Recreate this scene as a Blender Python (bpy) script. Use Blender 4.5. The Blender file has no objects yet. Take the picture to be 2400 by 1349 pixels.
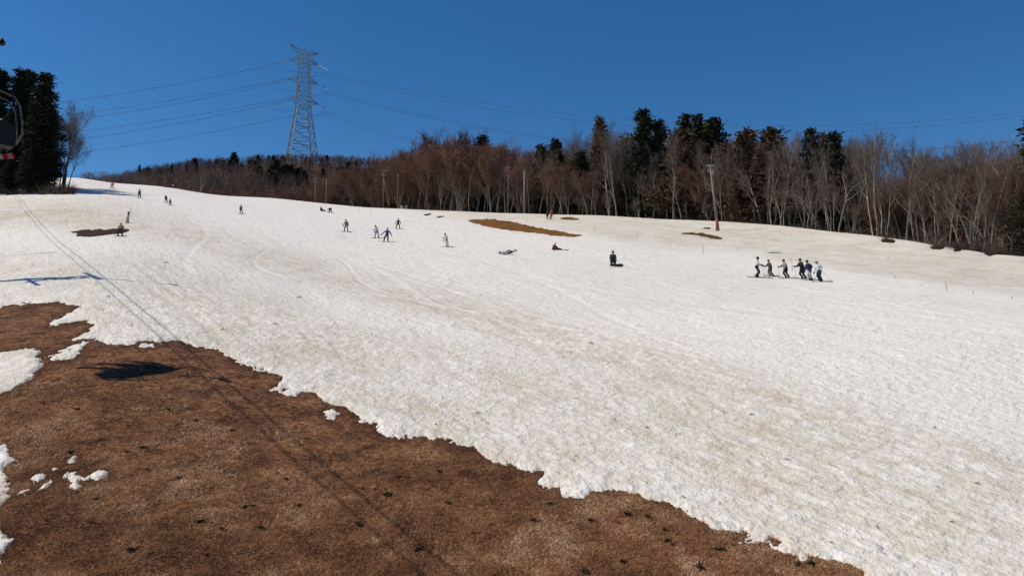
import bpy, bmesh, math, random
import numpy as np
from mathutils import Vector, Matrix

# ------------------------------------------------------------------ camera, sky, sun
scene = bpy.context.scene
COL = scene.collection
F_PX, CX, CY = 1733.0, 1200.0, 674.5
PITCH = math.radians(5.8)
cam_d = bpy.data.cameras.new('camera')
cam = bpy.data.objects.new('camera', cam_d); COL.objects.link(cam)
cam_d.sensor_fit = 'HORIZONTAL'; cam_d.sensor_width = 36.0
cam_d.lens = 36.0*F_PX/2400.0
cam_d.clip_start = 0.5; cam_d.clip_end = 6000
cam.location = (0, 0, 0)
cam.rotation_euler = (math.radians(90)+PITCH, 0, 0)
scene.camera = cam

SUN_EL = math.radians(53.5)
SHADOW_AZ = math.radians(3)            # plan direction in which shadows fall (0 = towards +X)
sv = Vector((-math.cos(SUN_EL)*math.cos(SHADOW_AZ), -math.cos(SUN_EL)*math.sin(SHADOW_AZ), math.sin(SUN_EL)))
world = bpy.data.worlds.new('World'); scene.world = world; world.use_nodes = True
wn = world.node_tree; wn.nodes.clear()
sky = wn.nodes.new('ShaderNodeTexSky'); sky.sky_type = 'NISHITA'; sky.sun_disc = False
sky.sun_elevation = SUN_EL
sky.sun_rotation = math.atan2(sv.x, sv.y)
sky.altitude = 1500; sky.air_density = 1.0; sky.dust_density = 0.25; sky.ozone_density = 4.0
hs = wn.nodes.new('ShaderNodeHueSaturation'); hs.inputs['Saturation'].default_value = 1.28; hs.inputs['Value'].default_value = 1.0
bg = wn.nodes.new('ShaderNodeBackground'); bg.inputs['Strength'].default_value = 0.10
wo = wn.nodes.new('ShaderNodeOutputWorld')
wn.links.new(sky.outputs[0], hs.inputs['Color']); wn.links.new(hs.outputs[0], bg.inputs[0]); wn.links.new(bg.outputs[0], wo.inputs[0])
sun_d = bpy.data.lights.new('sun', 'SUN'); sun_d.energy = 4.5; sun_d.angle = math.radians(0.5); sun_d.color = (1.0, 0.91, 0.765)
sun = bpy.data.objects.new('sun', sun_d); COL.objects.link(sun)
sun.rotation_euler = sv.to_track_quat('Z', 'Y').to_euler()
scene.view_settings.view_transform = 'Standard'; scene.view_settings.look = 'None'
scene.view_settings.exposure = 0.0; scene.view_settings.gamma = 1.0
scene.view_settings.use_curve_mapping = False

# ------------------------------------------------------------------ helpers
rng = np.random.default_rng(7)
random.seed(7)
cosp, sinp = math.cos(PITCH), math.sin(PITCH)

def pix(u, v):
    """photograph pixel -> (theta = x/y, s = z/y) of its sight line"""
    a = (np.asarray(u, float)-CX)/F_PX; b = (CY-np.asarray(v, float))/F_PX
    y = cosp-b*sinp
    return a/y, (sinp+b*cosp)/y

def uv_of(x, y, z):
    d = y*cosp+z*sinp; h = -y*sinp+z*cosp
    return CX+F_PX*x/d, CY-F_PX*h/d

def vnoise(x, y, seed=0):
    xi = np.floor(x).astype(np.int64); yi = np.floor(y).astype(np.int64)
    fx = x-xi; fy = y-yi
    fx = fx*fx*fx*(fx*(fx*6-15)+10); fy = fy*fy*fy*(fy*(fy*6-15)+10)
    def h(i, j):
        n = (i*374761393+j*668265263+seed*1442695041) & 0xffffffff
        n = ((n ^ (n >> 13))*1274126177) & 0xffffffff
        n = ((n ^ (n >> 16))*2246822519) & 0xffffffff
        return ((n ^ (n >> 15)) & 0xffff)/65535.0*2-1
    a = h(xi, yi); b = h(xi+1, yi); c = h(xi, yi+1); d = h(xi+1, yi+1)
    return (a*(1-fx)+b*fx)*(1-fy)+(c*(1-fx)+d*fx)*fy

def fbm(x, y, seed=0, oct=4, gain=.5):
    t = 0; a = 1.0; n = 0
    for k in range(oct):
        t = t+a*vnoise(x*2**k+17.3*k, y*2**k-9.1*k, seed+k*31); n += a; a *= gain
    return t/n

def sstep(a, b, x):
    t = np.clip((x-a)/(b-a), 0, 1); return t*t*(3-2*t)

def mesh_np(name, V, Q, mats, parent=None, smooth=True, midx=None, loc=None):
    """one mesh object from arrays; Q is (n,3) or (n,4) or a list of both"""
    me = bpy.data.meshes.new(name)
    if not isinstance(Q, list): Q = [Q]
    Q = [np.asarray(q, np.int32) for q in Q if len(q)]
    V = np.asarray(V, np.float32)
    me.vertices.add(len(V)); me.vertices.foreach_set('co', V.ravel())
    nl = sum(q.size for q in Q); npoly = sum(len(q) for q in Q)
    me.loops.add(nl); me.polygons.add(npoly)
    me.loops.foreach_set('vertex_index', np.concatenate([q.ravel() for q in Q]))
    tot = np.concatenate([np.full(len(q), q.shape[1], np.int32) for q in Q])
    st = np.concatenate([[0], np.cumsum(tot)[:-1]]).astype(np.int32)
    me.polygons.foreach_set('loop_start', st)
    me.polygons.foreach_set('loop_total', tot)
    if midx is not None: me.polygons.foreach_set('material_index', np.asarray(midx, np.int32))
    me.polygons.foreach_set('use_smooth', np.full(npoly, smooth))
    me.update(calc_edges=True); me.validate()
    for m in (mats if isinstance(mats, (list, tuple)) else [mats]): me.materials.append(m)
    o = bpy.data.objects.new(name, me); COL.objects.link(o)
    if parent is not None: o.parent = parent
    if loc is not None: o.location = loc
    return o

class MB:
    """collects tubes, boxes and sheets for one mesh"""
    def __init__(s): s.v = []; s.t = []; s.q = []; s.n = 0; s.tm = []; s.qm = []; s.mi = 0
    def _add(s, V, T=(), Q=()):
        V = np.asarray(V, float).reshape(-1, 3); s.v.append(V)
        if len(T): s.t.append(np.asarray(T)+s.n); s.tm += [s.mi]*len(T)
        if len(Q): s.q.append(np.asarray(Q)+s.n); s.qm += [s.mi]*len(Q)
        s.n += len(V)
    def tube(s, P, R, n=6, cap=True):
        P = np.asarray(P, float); m = len(P)
        R = np.full(m, R, float) if np.isscalar(R) else np.asarray(R, float)
        T = np.gradient(P, axis=0); T /= np.linalg.norm(T, axis=1)[:, None]+1e-9
        ref = np.array([0, 0, 1.]) if abs(T[0][2]) < .9 else np.array([1., 0, 0])
        A = np.cross(T, ref); A /= np.linalg.norm(A, axis=1)[:, None]+1e-9
        B = np.cross(T, A)
        an = np.arange(n)*2*math.pi/n
        V = P[:, None, :]+R[:, None, None]*(np.cos(an)[None, :, None]*A[:, None, :]+np.sin(an)[None, :, None]*B[:, None, :])
        i = np.arange(m-1)[:, None]*n; j = np.arange(n)[None, :]; k = (np.arange(n)+1) % n
        Q = np.stack([i+j, i+k[None, :], i+n+k[None, :], i+n+j], -1).reshape(-1, 4)
        V = V.reshape(-1, 3); T2 = []
        if cap:
            for e, row in ((0, 0), (m-1, (m-1)*n)):
                for a in range(1, n-1):
                    T2.append((row, row+a+1, row+a) if e == 0 else (row, row+a, row+a+1))
        s._add(V, T2, Q); return s
    def box(s, c, d, M=None):
        c = np.asarray(c, float); h = np.asarray(d, float)/2
        V = np.array([[x, y, z] for x in (-1, 1) for y in (-1, 1) for z in (-1, 1)], float)*h
        if M is not None: V = V@np.asarray(M, float).T
        s._add(V+c, (), [(0, 1, 3, 2), (4, 6, 7, 5), (0, 4, 5, 1), (2, 3, 7, 6), (0, 2, 6, 4), (1, 5, 7, 3)]); return s
    def ball(s, c, r, n=8, m=6, zmin=-1.0):
        r = np.asarray(r, float)*np.ones(3)
        ph = np.linspace(math.asin(zmin), math.pi/2, m); V = []
        for p in ph:
            for a in range(n):
                t = a*2*math.pi/n; V.append((math.cos(p)*math.cos(t), math.cos(p)*math.sin(t), math.sin(p)))
        V = np.array(V)*r+np.asarray(c, float)
        Q = [(i*n+j, i*n+(j+1) % n, (i+1)*n+(j+1) % n, (i+1)*n+j) for i in range(m-1) for j in range(n)]
        s._add(V, (), Q); return s
    def arrays(s):
        return np.concatenate(s.v), s
    def build(s, name, mats, parent=None, smooth=True, loc=None):
        V = np.concatenate(s.v); Q = []; mi = []
        if s.t: Q.append(np.concatenate(s.t)); mi += s.tm
        if s.q: Q.append(np.concatenate(s.q)); mi += s.qm
        return mesh_np(name, V, Q, mats, parent, smooth, mi, loc)

def tag(o, label=None, cat=None, group=None, kind=None):
    if label: o['label'] = label
    if cat: o['category'] = cat
    if group: o['group'] = group
    if kind: o['kind'] = kind
    return o

def empty(name, loc, rz=0, scale=1.0):
    o = bpy.data.objects.new(name, None); COL.objects.link(o)
    o.location = loc; o.rotation_euler = (0, 0, rz); o.empty_display_size = .3
    o.scale = (scale,)*3 if np.isscalar(scale) else scale
    return o

def part_of(mesh_obj, parent):
    c = mesh_obj.copy(); COL.objects.link(c); c.parent = parent; return c

def mat(name, color, rough=.8, metal=0, spec=.3):
    m = bpy.data.materials.new(name); m.use_nodes = True
    b = m.node_tree.nodes['Principled BSDF']
    b.inputs['Base Color'].default_value = (*color, 1); b.inputs['Roughness'].default_value = rough
    b.inputs['Metallic'].default_value = metal; b.inputs['Specular IOR Level'].default_value = spec
    return m

class NT:
    def __init__(s, m): s.t = m.node_tree; s.b = s.t.nodes['Principled BSDF']
    def n(s, ty, **k):
        x = s.t.nodes.new(ty)
        for a, b in k.items(): setattr(x, a, b)
        return x
    def l(s, a, b): s.t.links.new(a, b)
    def noise(s, vec, scale, detail=4, rough=.55):
        x = s.n('ShaderNodeTexNoise'); x.inputs['Scale'].default_value = scale
        x.inputs['Detail'].default_value = detail; x.inputs['Roughness'].default_value = rough
        if vec is not None: s.l(vec, x.inputs['Vector'])
        return x.outputs['Fac']
    def ramp(s, fac, stops):
        x = s.n('ShaderNodeValToRGB'); s.l(fac, x.inputs[0]); e = x.color_ramp.elements
        while len(e) < len(stops): e.new(.5)
        for i, (p, c) in enumerate(stops):
            e[i].position = p; e[i].color = (*c, 1) if len(c) == 3 else c
        return x.outputs[0]
    def mix(s, fac, a, b, mode='MIX'):
        x = s.n('ShaderNodeMix', data_type='RGBA', blend_type=mode)
        if hasattr(fac, 'links'): s.l(fac, x.inputs[0])
        else: x.inputs[0].default_value = fac
        for i, c in ((6, a), (7, b)):
            if hasattr(c, 'links'): s.l(c, x.inputs[i])
            else: x.inputs[i].default_value = (*c, 1)
        return x.outputs[2]
    def math(s, op, a, b=None, clamp=False):
        x = s.n('ShaderNodeMath', operation=op); x.use_clamp = clamp
        for i, c in ((0, a), (1, b)):
            if c is None: continue
            if hasattr(c, 'links'): s.l(c, x.inputs[i])
            else: x.inputs[i].default_value = c
        return x.outputs[0]
    def attr(s, name):
        x = s.n('ShaderNodeAttribute', attribute_name=name); return x.outputs['Fac']

def noisy_mat(name, stops, scale=3.0, rough=.85, detail=5, per_object=0.0, stretch=None, spec=.2):
    """colour from noise between ramp stops, optional change of value from object to object"""
    m = mat(name, (1, 1, 1), rough, 0, spec); k = NT(m)
    tc = k.n('ShaderNodeTexCoord').outputs['Object']
    if stretch:
        mp = k.n('ShaderNodeMapping'); mp.inputs['Scale'].default_value = stretch; k.l(tc, mp.inputs[0]); tc = mp.outputs[0]
    c = k.ramp(k.noise(tc, scale, detail), stops)
    if per_object:
        oi = k.n('ShaderNodeObjectInfo').outputs['Random']
        h = k.n('ShaderNodeHueSaturation'); k.l(c, h.inputs['Color'])
        k.l(k.math('ADD', k.math('MULTIPLY', oi, per_object*2), 1-per_object), h.inputs['Value'])
        c = h.outputs[0]
    k.l(c, k.b.inputs['Base Color'])
    return m

# ------------------------------------------------------------------ terrain
H0 = 8.2
TRACK = math.radians(-56)          # plan direction of the ski tracks
tdx, tdy = math.cos(TRACK), math.sin(TRACK)

sil_px = np.array([(-900, 470), (-300, 452), (0, 437), (40, 436), (90, 424), (150, 416), (190, 418), (260, 430), (330, 434), (400, 440), (450, 450), (520, 460), (640, 465), (740, 476),
                   (850, 487), (980, 492), (1170, 500), (1300, 503), (1400, 505), (1550, 515), (1690, 520), (1830, 530), (1950, 545),
                   (2070, 556), (2200, 577), (2330, 597), (2400, 603), (2700, 640), (3300, 700)], float)
sil_th, sil_s = pix(sil_px[:, 0], sil_px[:, 1])
d_px = np.array([(-900, 150), (-300, 170), (0, 195), (260, 205), (520, 215), (800, 200), (1080, 181), (1500, 150), (1700, 130), (1950, 105), (2200, 88), (2400, 80), (2700, 72), (3300, 60)], float)
d_th, _ = pix(d_px[:, 0], 500)
rid_px = np.array([(-900, 500), (150, 450), (250, 440), (310, 425), (400, 405), (450, 397), (520, 391), (600, 388), (700, 384), (800, 389), (870, 394), (1000, 402),
                   (1200, 425), (1350, 470), (1600, 485), (1740, 474), (1850, 470), (2000, 470), (2150, 465), (2400, 440), (2700, 440), (3300, 450)], float)
rid_th, rid_s = pix(rid_px[:, 0], rid_px[:, 1])
yr_px = np.array([(-900, 430), (1100, 430), (1350, 260), (1700, 190), (1900, 170), (2200, 170), (3300, 170)], float)
yr_th, _ = pix(yr_px[:, 0], 450)
drop_px = np.array([(-900, 3), (0, 3), (250, 5), (500, 7), (1200, 6), (1500, 4), (1750, 1.2), (1950, .6), (3300, .6)], float)
drop_th, _ = pix(drop_px[:, 0], 500)

def cross(x, y):
    X = x+6.0; q = np.abs(X)
    c = np.where(q < 28, -0.00115*q*q, -0.00115*(28*28+2*28*(q-28)))
    return c*(1-.75*sstep(70, 120, y))

TH = np.linspace(-1.15, 1.15, 4601)
_D = np.interp(TH, d_th, d_px[:, 1]); _S = np.interp(TH, sil_th, sil_s)
ker = np.hanning(61); ker /= ker.sum()
_Dp = np.convolve(np.pad(_D, 30, 'edge'), ker, 'valid'); _D = _Dp
ker2 = np.hanning(101); ker2 /= ker2.sum()
_S = np.convolve(np.pad(_S, 50, 'edge'), ker2, 'valid')
_DR = np.interp(TH, drop_th, drop_px[:, 1]); _RS = np.interp(TH, rid_th, rid_s); _YR = np.interp(TH, yr_th, yr_px[:, 1])
_RS = np.convolve(np.pad(_RS, 30, 'edge'), ker, 'valid'); _YR = np.convolve(np.pad(_YR, 30, 'edge'), ker, 'valid')

def raw_z(th, y, m, D, DR, RS, YR, dM=0.0):
    x = th*y
    m = m+dM*sstep(.72, 1.0, y/D)
    base = -H0+m*y+cross(x, y)
    over = np.clip(y-(D-5), 0, None)
    edge = -H0+m*D+cross(th*D, D)
    # slope rounds over at the crest
    near = base-0.03*np.minimum(over, 12)**2-0.72*np.clip(over-12, 0, None)
    low = edge-DR
    # beyond it: a hollow that climbs to the far ridge
    y1 = D+26
    t = np.clip((y-y1)/(np.maximum(YR-y1, 10)), 0, 1)
    far = low+(RS*YR-low)*(t*t*(3-2*t)*.6+t*.4)-np.clip(y-YR, 0, None)*.12
    w = sstep(D+4, D+24, y)
    return np.where(y < D+4, near, near*(1-w)+far*w)

_M = (_S*_D+H0-cross(TH*_D, _D))/_D
ker3 = np.hanning(901); ker3 /= ker3.sum()
_M = np.convolve(np.pad(_M, 450, 'edge'), ker3, 'valid')
_dM = np.zeros_like(_M)
for it in range(6):
    yy = _D[:, None]+np.linspace(-40, 6, 140)[None, :]
    z = raw_z(TH[:, None], yy, _M[:, None], _D[:, None], _DR[:, None], _RS[:, None], _YR[:, None], _dM[:, None])
    _dM = _dM+(_S-(z/yy).max(1))
_dM = np.convolve(np.pad(_dM, 50, 'edge'), ker2, 'valid')

def cols(th):
    th = np.clip(th, TH[0], TH[-1])
    return [np.interp(th, TH, a) for a in (_M, _D, _DR, _RS, _YR, _dM)]

def ground_base(x, y):
    y = np.maximum(np.asarray(y, float), 1.0); x = np.asarray(x, float); th = x/y
    return raw_z(th, y, *cols(th))

def undul(x, y):
    D = cols(x/y)[1]; fade = 1-.88*sstep(.75, .97, y/D)
    return fade*(.22*fbm(x*.06, y*.06, 3, 3)+.06*fbm(x*.25, y*.25, 9, 3))*sstep(10, 40, y)

def ground_z(x, y): return ground_base(x, y)+undul(x, y)

def on_slope(u, v):
    """point of the slope seen at a photograph pixel"""
    th, s = pix(u, v); th = float(th); s = float(s)
    D = float(cols(np.array([th]))[1][0])
    ys = np.linspace(9, D+3, 4000)
    g = ground_z(th*ys, ys)/ys
    i = np.argmax(g >= s) if (g >= s).any() else int(np.argmax(g))
    y = ys[i]
    return Vector((th*y, y, float(ground_z(np.array([th*y]), np.array([y]))[0])))

def on_hill(u, v):
    th, s = pix(u, v); th = float(th); s = float(s)
    c = [float(a[0]) for a in cols(np.array([th]))]
    ys = np.linspace(c[1]+30, c[4]+3, 2000); g = ground_base(th*ys, ys)/ys
    i = np.argmax(g >= s) if (g >= s).any() else int(np.argmax(g)); y = ys[i]
    return Vector((th*y, y, float(g[i]*y)))

def beyond(u, off):
    """point `off` metres behind the edge of the piste, in the direction of photograph column u"""
    th = float(pix(u, 480)[0]); D = float(cols(np.array([th]))[1][0]); y = D+off
    return Vector((th*y, y, float(ground_z(np.array([th*y]), np.array([y]))[0])))

def edge_depth(u): return float(cols(np.array([float(pix(u, 480)[0])]))[1][0])

# --- where the snow has melted away (outlines as seen, worked in the slope's own columns)
brown = np.array([(-700, 690), (-200, 716), (0, 718), (60, 710), (140, 710), (190, 718), (165, 735), (130, 752), (108, 766), (150, 758), (200, 751), (224, 758), (203, 780), (172, 800), (195, 794),
    (235, 793), (252, 805), (300, 803), (350, 797), (420, 803), (470, 812), (520, 825), (560, 850), (600, 862), (645, 878), (660, 893), (636, 914), (690, 908), (742, 920),
    (760, 945), (800, 952), (830, 975), (882, 990), (895, 1018), (960, 1022), (1040, 1028), (1080, 1045), (1110, 1055), (1150, 1080), (1190, 1092), (1230, 1108), (1272, 1104),
    (1262, 1130), (1310, 1145), (1315, 1165), (1345, 1168), (1400, 1155), (1440, 1150), (1500, 1160), (1560, 1180), (1600, 1195), (1640, 1225), (1670, 1243), (1720, 1242),
    (1764, 1242), (1735, 1270), (1800, 1262), (1850, 1296), (1900, 1298), (1940, 1308), (1990, 1318), (2030, 1332), (2040, 1352), (2085, 1500), (2300, 2600), (-2500, 2600), (-2500, 690)], float)
islands = [[(-300, 812), (0, 828), (60, 818), (96, 822), (84, 840), (112, 856), (72, 885), (30, 910), (0, 925), (-200, 960), (-400, 900)],
    [(108, 838), (150, 824), (196, 798), (206, 803), (170, 834), (128, 843)],
    [(-60, 1040), (8, 1046), (22, 1058), (26, 1075), (14, 1090), (22, 1110), (18, 1160), (0, 1185), (-60, 1190)], [(-60, 1215), (5, 1222), (8, 1250), (24, 1264), (8, 1290), (0, 1320), (-60, 1330)],
    [(70, 1122), (82, 1110), (106, 1116), (96, 1130), (70, 1135)], [(46, 1158), (56, 1142), (74, 1136), (66, 1152)], [(92, 1154), (100, 1134), (128, 1117), (122, 1138), (100, 1150)],
    [(156, 1118), (170, 1111), (198, 1114), (200, 1122), (184, 1130), (198, 1140), (176, 1149), (158, 1146), (168, 1132)], [(155, 1082), (172, 1070), (180, 1074), (166, 1084)],
    [(58, 1104), (68, 1098), (72, 1102), (62, 1108)], [(124, 1098), (136, 1094), (140, 1098), (128, 1101)], [(220, 1115), (232, 1110), (238, 1112), (226, 1118)],
    [(330, 810), (338, 805), (358, 806), (362, 812), (344, 814)], [(640, 914), (665, 916), (700, 906), (712, 912), (690, 922), (650, 920)],
    [(764, 968), (780, 960), (800, 962), (804, 972), (786, 984), (768, 978)], [(838, 986), (852, 980), (856, 985), (846, 990)],
    [(1738, 1270), (1768, 1262), (1800, 1256), (1790, 1268), (1752, 1276)], [(1798, 1280), (1820, 1275), (1846, 1292), (1838, 1298), (1815, 1290)], [(1872, 1304), (1890, 1300), (1896, 1306), (1880, 1310)],
    [(474, 812), (492, 810), (496, 816), (480, 818)], [(480, 1180), (468, 1172), (476, 1170)]]
holes = [  # outline, tone (0 dark humus .. 1 ochre soil)
    ([(1094, 517), (1120, 514), (1150, 515), (1180, 517), (1205, 522), (1240, 530), (1280, 538), (1320, 545), (1362, 551), (1350, 555), (1310, 553), (1270, 547), (1225, 543), (1180, 537), (1140, 530), (1118, 524)], 1.0),
    ([(164, 543), (200, 540), (240, 538), (275, 537), (302, 539), (285, 546), (240, 551), (205, 555), (180, 552), (190, 546)], 0.0),
    ([(1598, 547), (1622, 545), (1645, 547), (1672, 553), (1702, 560), (1680, 559), (1640, 552)], .45),
    ([(1312, 511), (1335, 510), (1364, 512), (1350, 515), (1325, 514)], .8),
    ([(994, 503), (1006, 501), (1012, 502), (1002, 504.5)], .0), ([(1023, 509), (1034, 506), (1042, 507), (1030, 510)], .0),
    ([(2066, 563), (2078, 560), (2096, 564), (2094, 568), (2070, 567)], .0), ([(2182, 579), (2196, 576), (2210, 580), (2206, 584), (2186, 583)], .0), ([(2236, 585), (2252, 585), (2250, 588), (2238, 588)], .0), ([(2308, 592), (2322, 590), (2332, 596), (2322, 600), (2310, 597)], .0),
    ([(1652, 535), (1660, 533), (1670, 534.5), (1660, 536)], .1)]

def sdf(poly, U, V, kv=1.0):
    """signed distance (inside > 0) in photograph pixels"""
    P = np.asarray(poly, float).copy(); P[:, 1] *= kv; W = V*kv
    out = np.full(U.shape, 1e9); ins = np.zeros(U.shape, bool)
    for i in range(len(P)):
        a, b = P[i], P[(i+1) % len(P)]; e = b-a
        t = np.clip(((U-a[0])*e[0]+(W-a[1])*e[1])/(e@e+1e-9), 0, 1)
        out = np.minimum(out, np.hypot(U-a[0]-t*e[0], W-a[1]-t*e[1]))
        c = ((a[1] > W) != (b[1] > W)) & (U < (b[0]-a[0])*(W-a[1])/(b[1]-a[1]+1e-12)+a[0]); ins ^= c
    return np.where(ins, out, -out)

def polyline_dist(pl, U, V):
    P = np.asarray(pl, float); out = np.full(U.shape, 1e9)
    for i in range(len(P)-1):
        a, b = P[i], P[i+1]; e = b-a
        t = np.clip(((U-a[0])*e[0]+(V-a[1])*e[1])/(e@e), 0, 1)
        out = np.minimum(out, np.hypot(U-a[0]-t*e[0], V-a[1]-t*e[1]))
    return out

def snow_depth(x, y, z):
    """thickness of the snow cover (negative = melted) and soil tone"""
    U, V = uv_of(x, y, z); px = y/F_PX
    near = V > 640
    sd = np.full(U.shape, 400.0)
    wob = (9*fbm(x*1.1, y*.8, 21, 3)+17*fbm(x*3.2, y*1.6, 22, 5, .75))*np.clip(26/y, .3, 1.5)
    if near.any():
        b = -sdf(brown, U[near], V[near], 1.25)
        for isl in islands:
            q = np.asarray(isl, float); bb = (U[near] > q[:, 0].min()-80) & (U[near] < q[:, 0].max()+80) & (V[near] > q[:, 1].min()-80) & (V[near] < q[:, 1].max()+80)
            if bb.any():
                t = sdf(q, U[near][bb], V[near][bb], 1.25); b[bb] = np.maximum(b[bb], t)
        sd[near] = b+wob[near]
    tone = np.zeros(U.shape); hd = np.full(U.shape, 50.0)
    for h, tn in holes:
        q = np.asarray(h, float); bb = (U > q[:, 0].min()-75) & (U < q[:, 0].max()+75) & (V > q[:, 1].min()-40) & (V < q[:, 1].max()+40)
        if bb.any():
            t = -sdf(q, U[bb], V[bb], 2.0)+4.2*fbm(x[bb]*.7, y[bb]*.3, 23, 4, .65)
            tone[bb] = np.where(t < hd[bb], tn, tone[bb]); hd[bb] = np.minimum(hd[bb], t)
    sdm = sd*px; hdm = hd*px
    t1 = np.where(sdm > 0, .055*(1-np.exp(-np.clip(sdm, 0, 99)/.10))+.12*(1-np.exp(-np.clip(sdm, 0, 99)/2.2)), sdm*.9-.01)
    t2 = np.where(hdm > 0, .07*(1-np.exp(-hdm/.5))+.14*(1-np.exp(-hdm/8)), hdm*.25-.01)
    return np.clip(np.minimum(t1, t2), -.45, .21), tone, np.where(hd < 30, 1.0, 0.0)

TRK = [(rng.uniform(4, 100), rng.uniform(.4, 5), rng.uniform(7, 18), rng.uniform(0, 6.28), rng.uniform(.16, .4), rng.uniform(-140, -10), rng.uniform(25, 90)) for _ in range(60)]
def tracks(x, y):
    al = x*tdx+y*tdy; ac = -x*tdy+y*tdx; g = np.zeros(x.shape)
    for c0, A, lam, ph, wd, a0, ln in TRK:
        q = ac-c0-A*np.sin(al/lam+ph); on = sstep(a0, a0+4, al)*(1-sstep(a0+ln-4, a0+ln, al))
        g += on*(-np.exp(-(q/wd)**2)+.9*np.exp(-((q-wd*1.7)/(wd*.6))**2))
    return g
def relief(x, y, dirt):
    al = x*tdx+y*tdy; ac = -x*tdy+y*tdx
    w = ac+.8*fbm(x*.08, y*.08, 41, 2)
    r = .018*fbm(w*1.6, al*.07, 42, 4)+.011*fbm(w*4.5, al*.22, 43, 3)
    groomed = 1-sstep(20, 60, 60-y)*0
    lump = np.clip(fbm(x*.35, y*.35, 44, 2)+.1, 0, 1)
    r = r+lump*.10*fbm(w*2.2, al*1.4, 45, 3)+.03*np.clip(fbm(x*1.9, y*1.9, 49, 3)-.25, 0, 1)
    r = r+.030*tracks(x, y)*sstep(26, 36, y)
    cups = np.abs(fbm(w*1.25, al*.8, 46, 3))
    r = r+(1-sstep(34, 60, y))*(.05*cups+.045*np.abs(fbm(w*2.6, al*1.9, 47, 3))+.02*fbm(x*5, y*5, 50, 2))
    return r

def dirt_map(x, y, z):
    U, V = uv_of(x, y, z)
    d = np.zeros(U.shape)
    band = [(-200, 500), (150, 500), (420, 545), (650, 612), (900, 690), (1200, 765), (1450, 840), (1750, 925), (2100, 1040), (2500, 1200)]
    q = polyline_dist(band, U, V); wd = np.interp(U, [0, 900, 1800, 2400], [32, 38, 55, 70])
    d += .50*np.exp(-(q/wd)**2)
    up = [(700, 440), (1010, 500), (1180, 535), (1420, 565), (1600, 590), (1760, 600), (2000, 645), (2200, 676), (2420, 700), (3400, 900), (3400, 300), (700, 300)]
    t = sdf(up, U, V, 1.6)+14*fbm(x*.12, y*.12, 64, 3); d += .46*sstep(-16, 30, t)
    low = [(-900, 560), (0, 570), (400, 600), (700, 690), (1000, 790), (1400, 880), (1800, 980), (2450, 1230), (2450, 2500), (-2500, 2500)]
    t = sdf(low, U, V); d += .40*sstep(-30, 60, t)
    d += .22*np.exp(-((V-500)/40)**2)*sstep(420, 250, U)
    streak = polyline_dist([(1560, 600), (1800, 622), (2000, 655), (2200, 690), (2450, 712)], U, V)
    d -= .45*np.exp(-(streak/9)**2)
    al = x*tdx+y*tdy; ac = -x*tdy+y*tdx
    n = fbm(ac*.35, al*.09, 61, 4); n2 = fbm(x*.5, y*.5, 62, 4); n3 = fbm(ac*1.4, al*.3, 63, 3)
    hol_ = (1-sstep(36, 62, y))*(.22-np.abs(fbm((ac+.8*fbm(x*.08, y*.08, 41, 2))*2.6, al*1.9, 47, 3)))
    d = d*(1+.45*n+.6*n2+2.2*hol_)+.12*n3+.05+.10*np.clip(-tracks(x, y), -1, 1)
    return np.clip(d, 0, 1)

# --- snow material
M_snow = mat('snow', (.8, .8, .8), .55, 0, .25); k = NT(M_snow)
tc = k.n('ShaderNodeTexCoord').outputs['Object']
rot = k.n('ShaderNodeMapping'); rot.inputs['Rotation'].default_value = (0, 0, -TRACK); k.l(tc, rot.inputs[0])
st = k.n('ShaderNodeMapping'); st.inputs['Scale'].default_value = (.36, 1, 1); k.l(rot.outputs[0], st.inputs[0])
n_st = k.noise(st.outputs[0], 1.6, 6, .65); n_f = k.noise(st.outputs[0], 6.5, 5, .6); n_i = k.noise(tc, 14, 4, .6); n_b = k.noise(tc, .35, 5, .6)
tk = k.n('ShaderNodeMapping'); tk.inputs['Scale'].default_value = (.035, 1, 1); tk.inputs['Rotation'].default_value = (0, 0, .12); k.l(rot.outputs[0], tk.inputs[0])
n_tk = k.ramp(k.noise(tk.outputs[0], 2.3, 7, .72), [(.40, (0,)*3), (.5, (.5,)*3), (.60, (1,)*3)])
groom = k.attr('groom'); n_tk = k.mix(groom, k.ramp(k.noise(tc, 3.2, 5, .65), [(.35, (0,)*3), (.65, (1,)*3)]), n_tk)
dirt = k.attr('dirt')
d1 = k.math('MULTIPLY', dirt, k.ramp(n_st, [(.3, (.5,)*3), (.72, (1.35,)*3)]))
d2 = k.math('ADD', d1, k.math('MULTIPLY', k.math('MULTIPLY', dirt, .9), k.ramp(n_i, [(.52, (0,)*3), (.75, (.9,)*3)])), True)
tint = k.mix(k.ramp(n_b, [(.35, (0,)*3), (.65, (1,)*3)]), (.55, .455, .34), (.50, .445, .35))
clean = k.mix(k.math('ADD', k.math('MULTIPLY', k.ramp(n_f, [(.3, (0,)*3), (.7, (1,)*3)]), .45), k.math('MULTIPLY', n_tk, .55)), (.71, .68, .635), (.84, .80, .745))
c = k.mix(d2, clean, tint)
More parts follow.
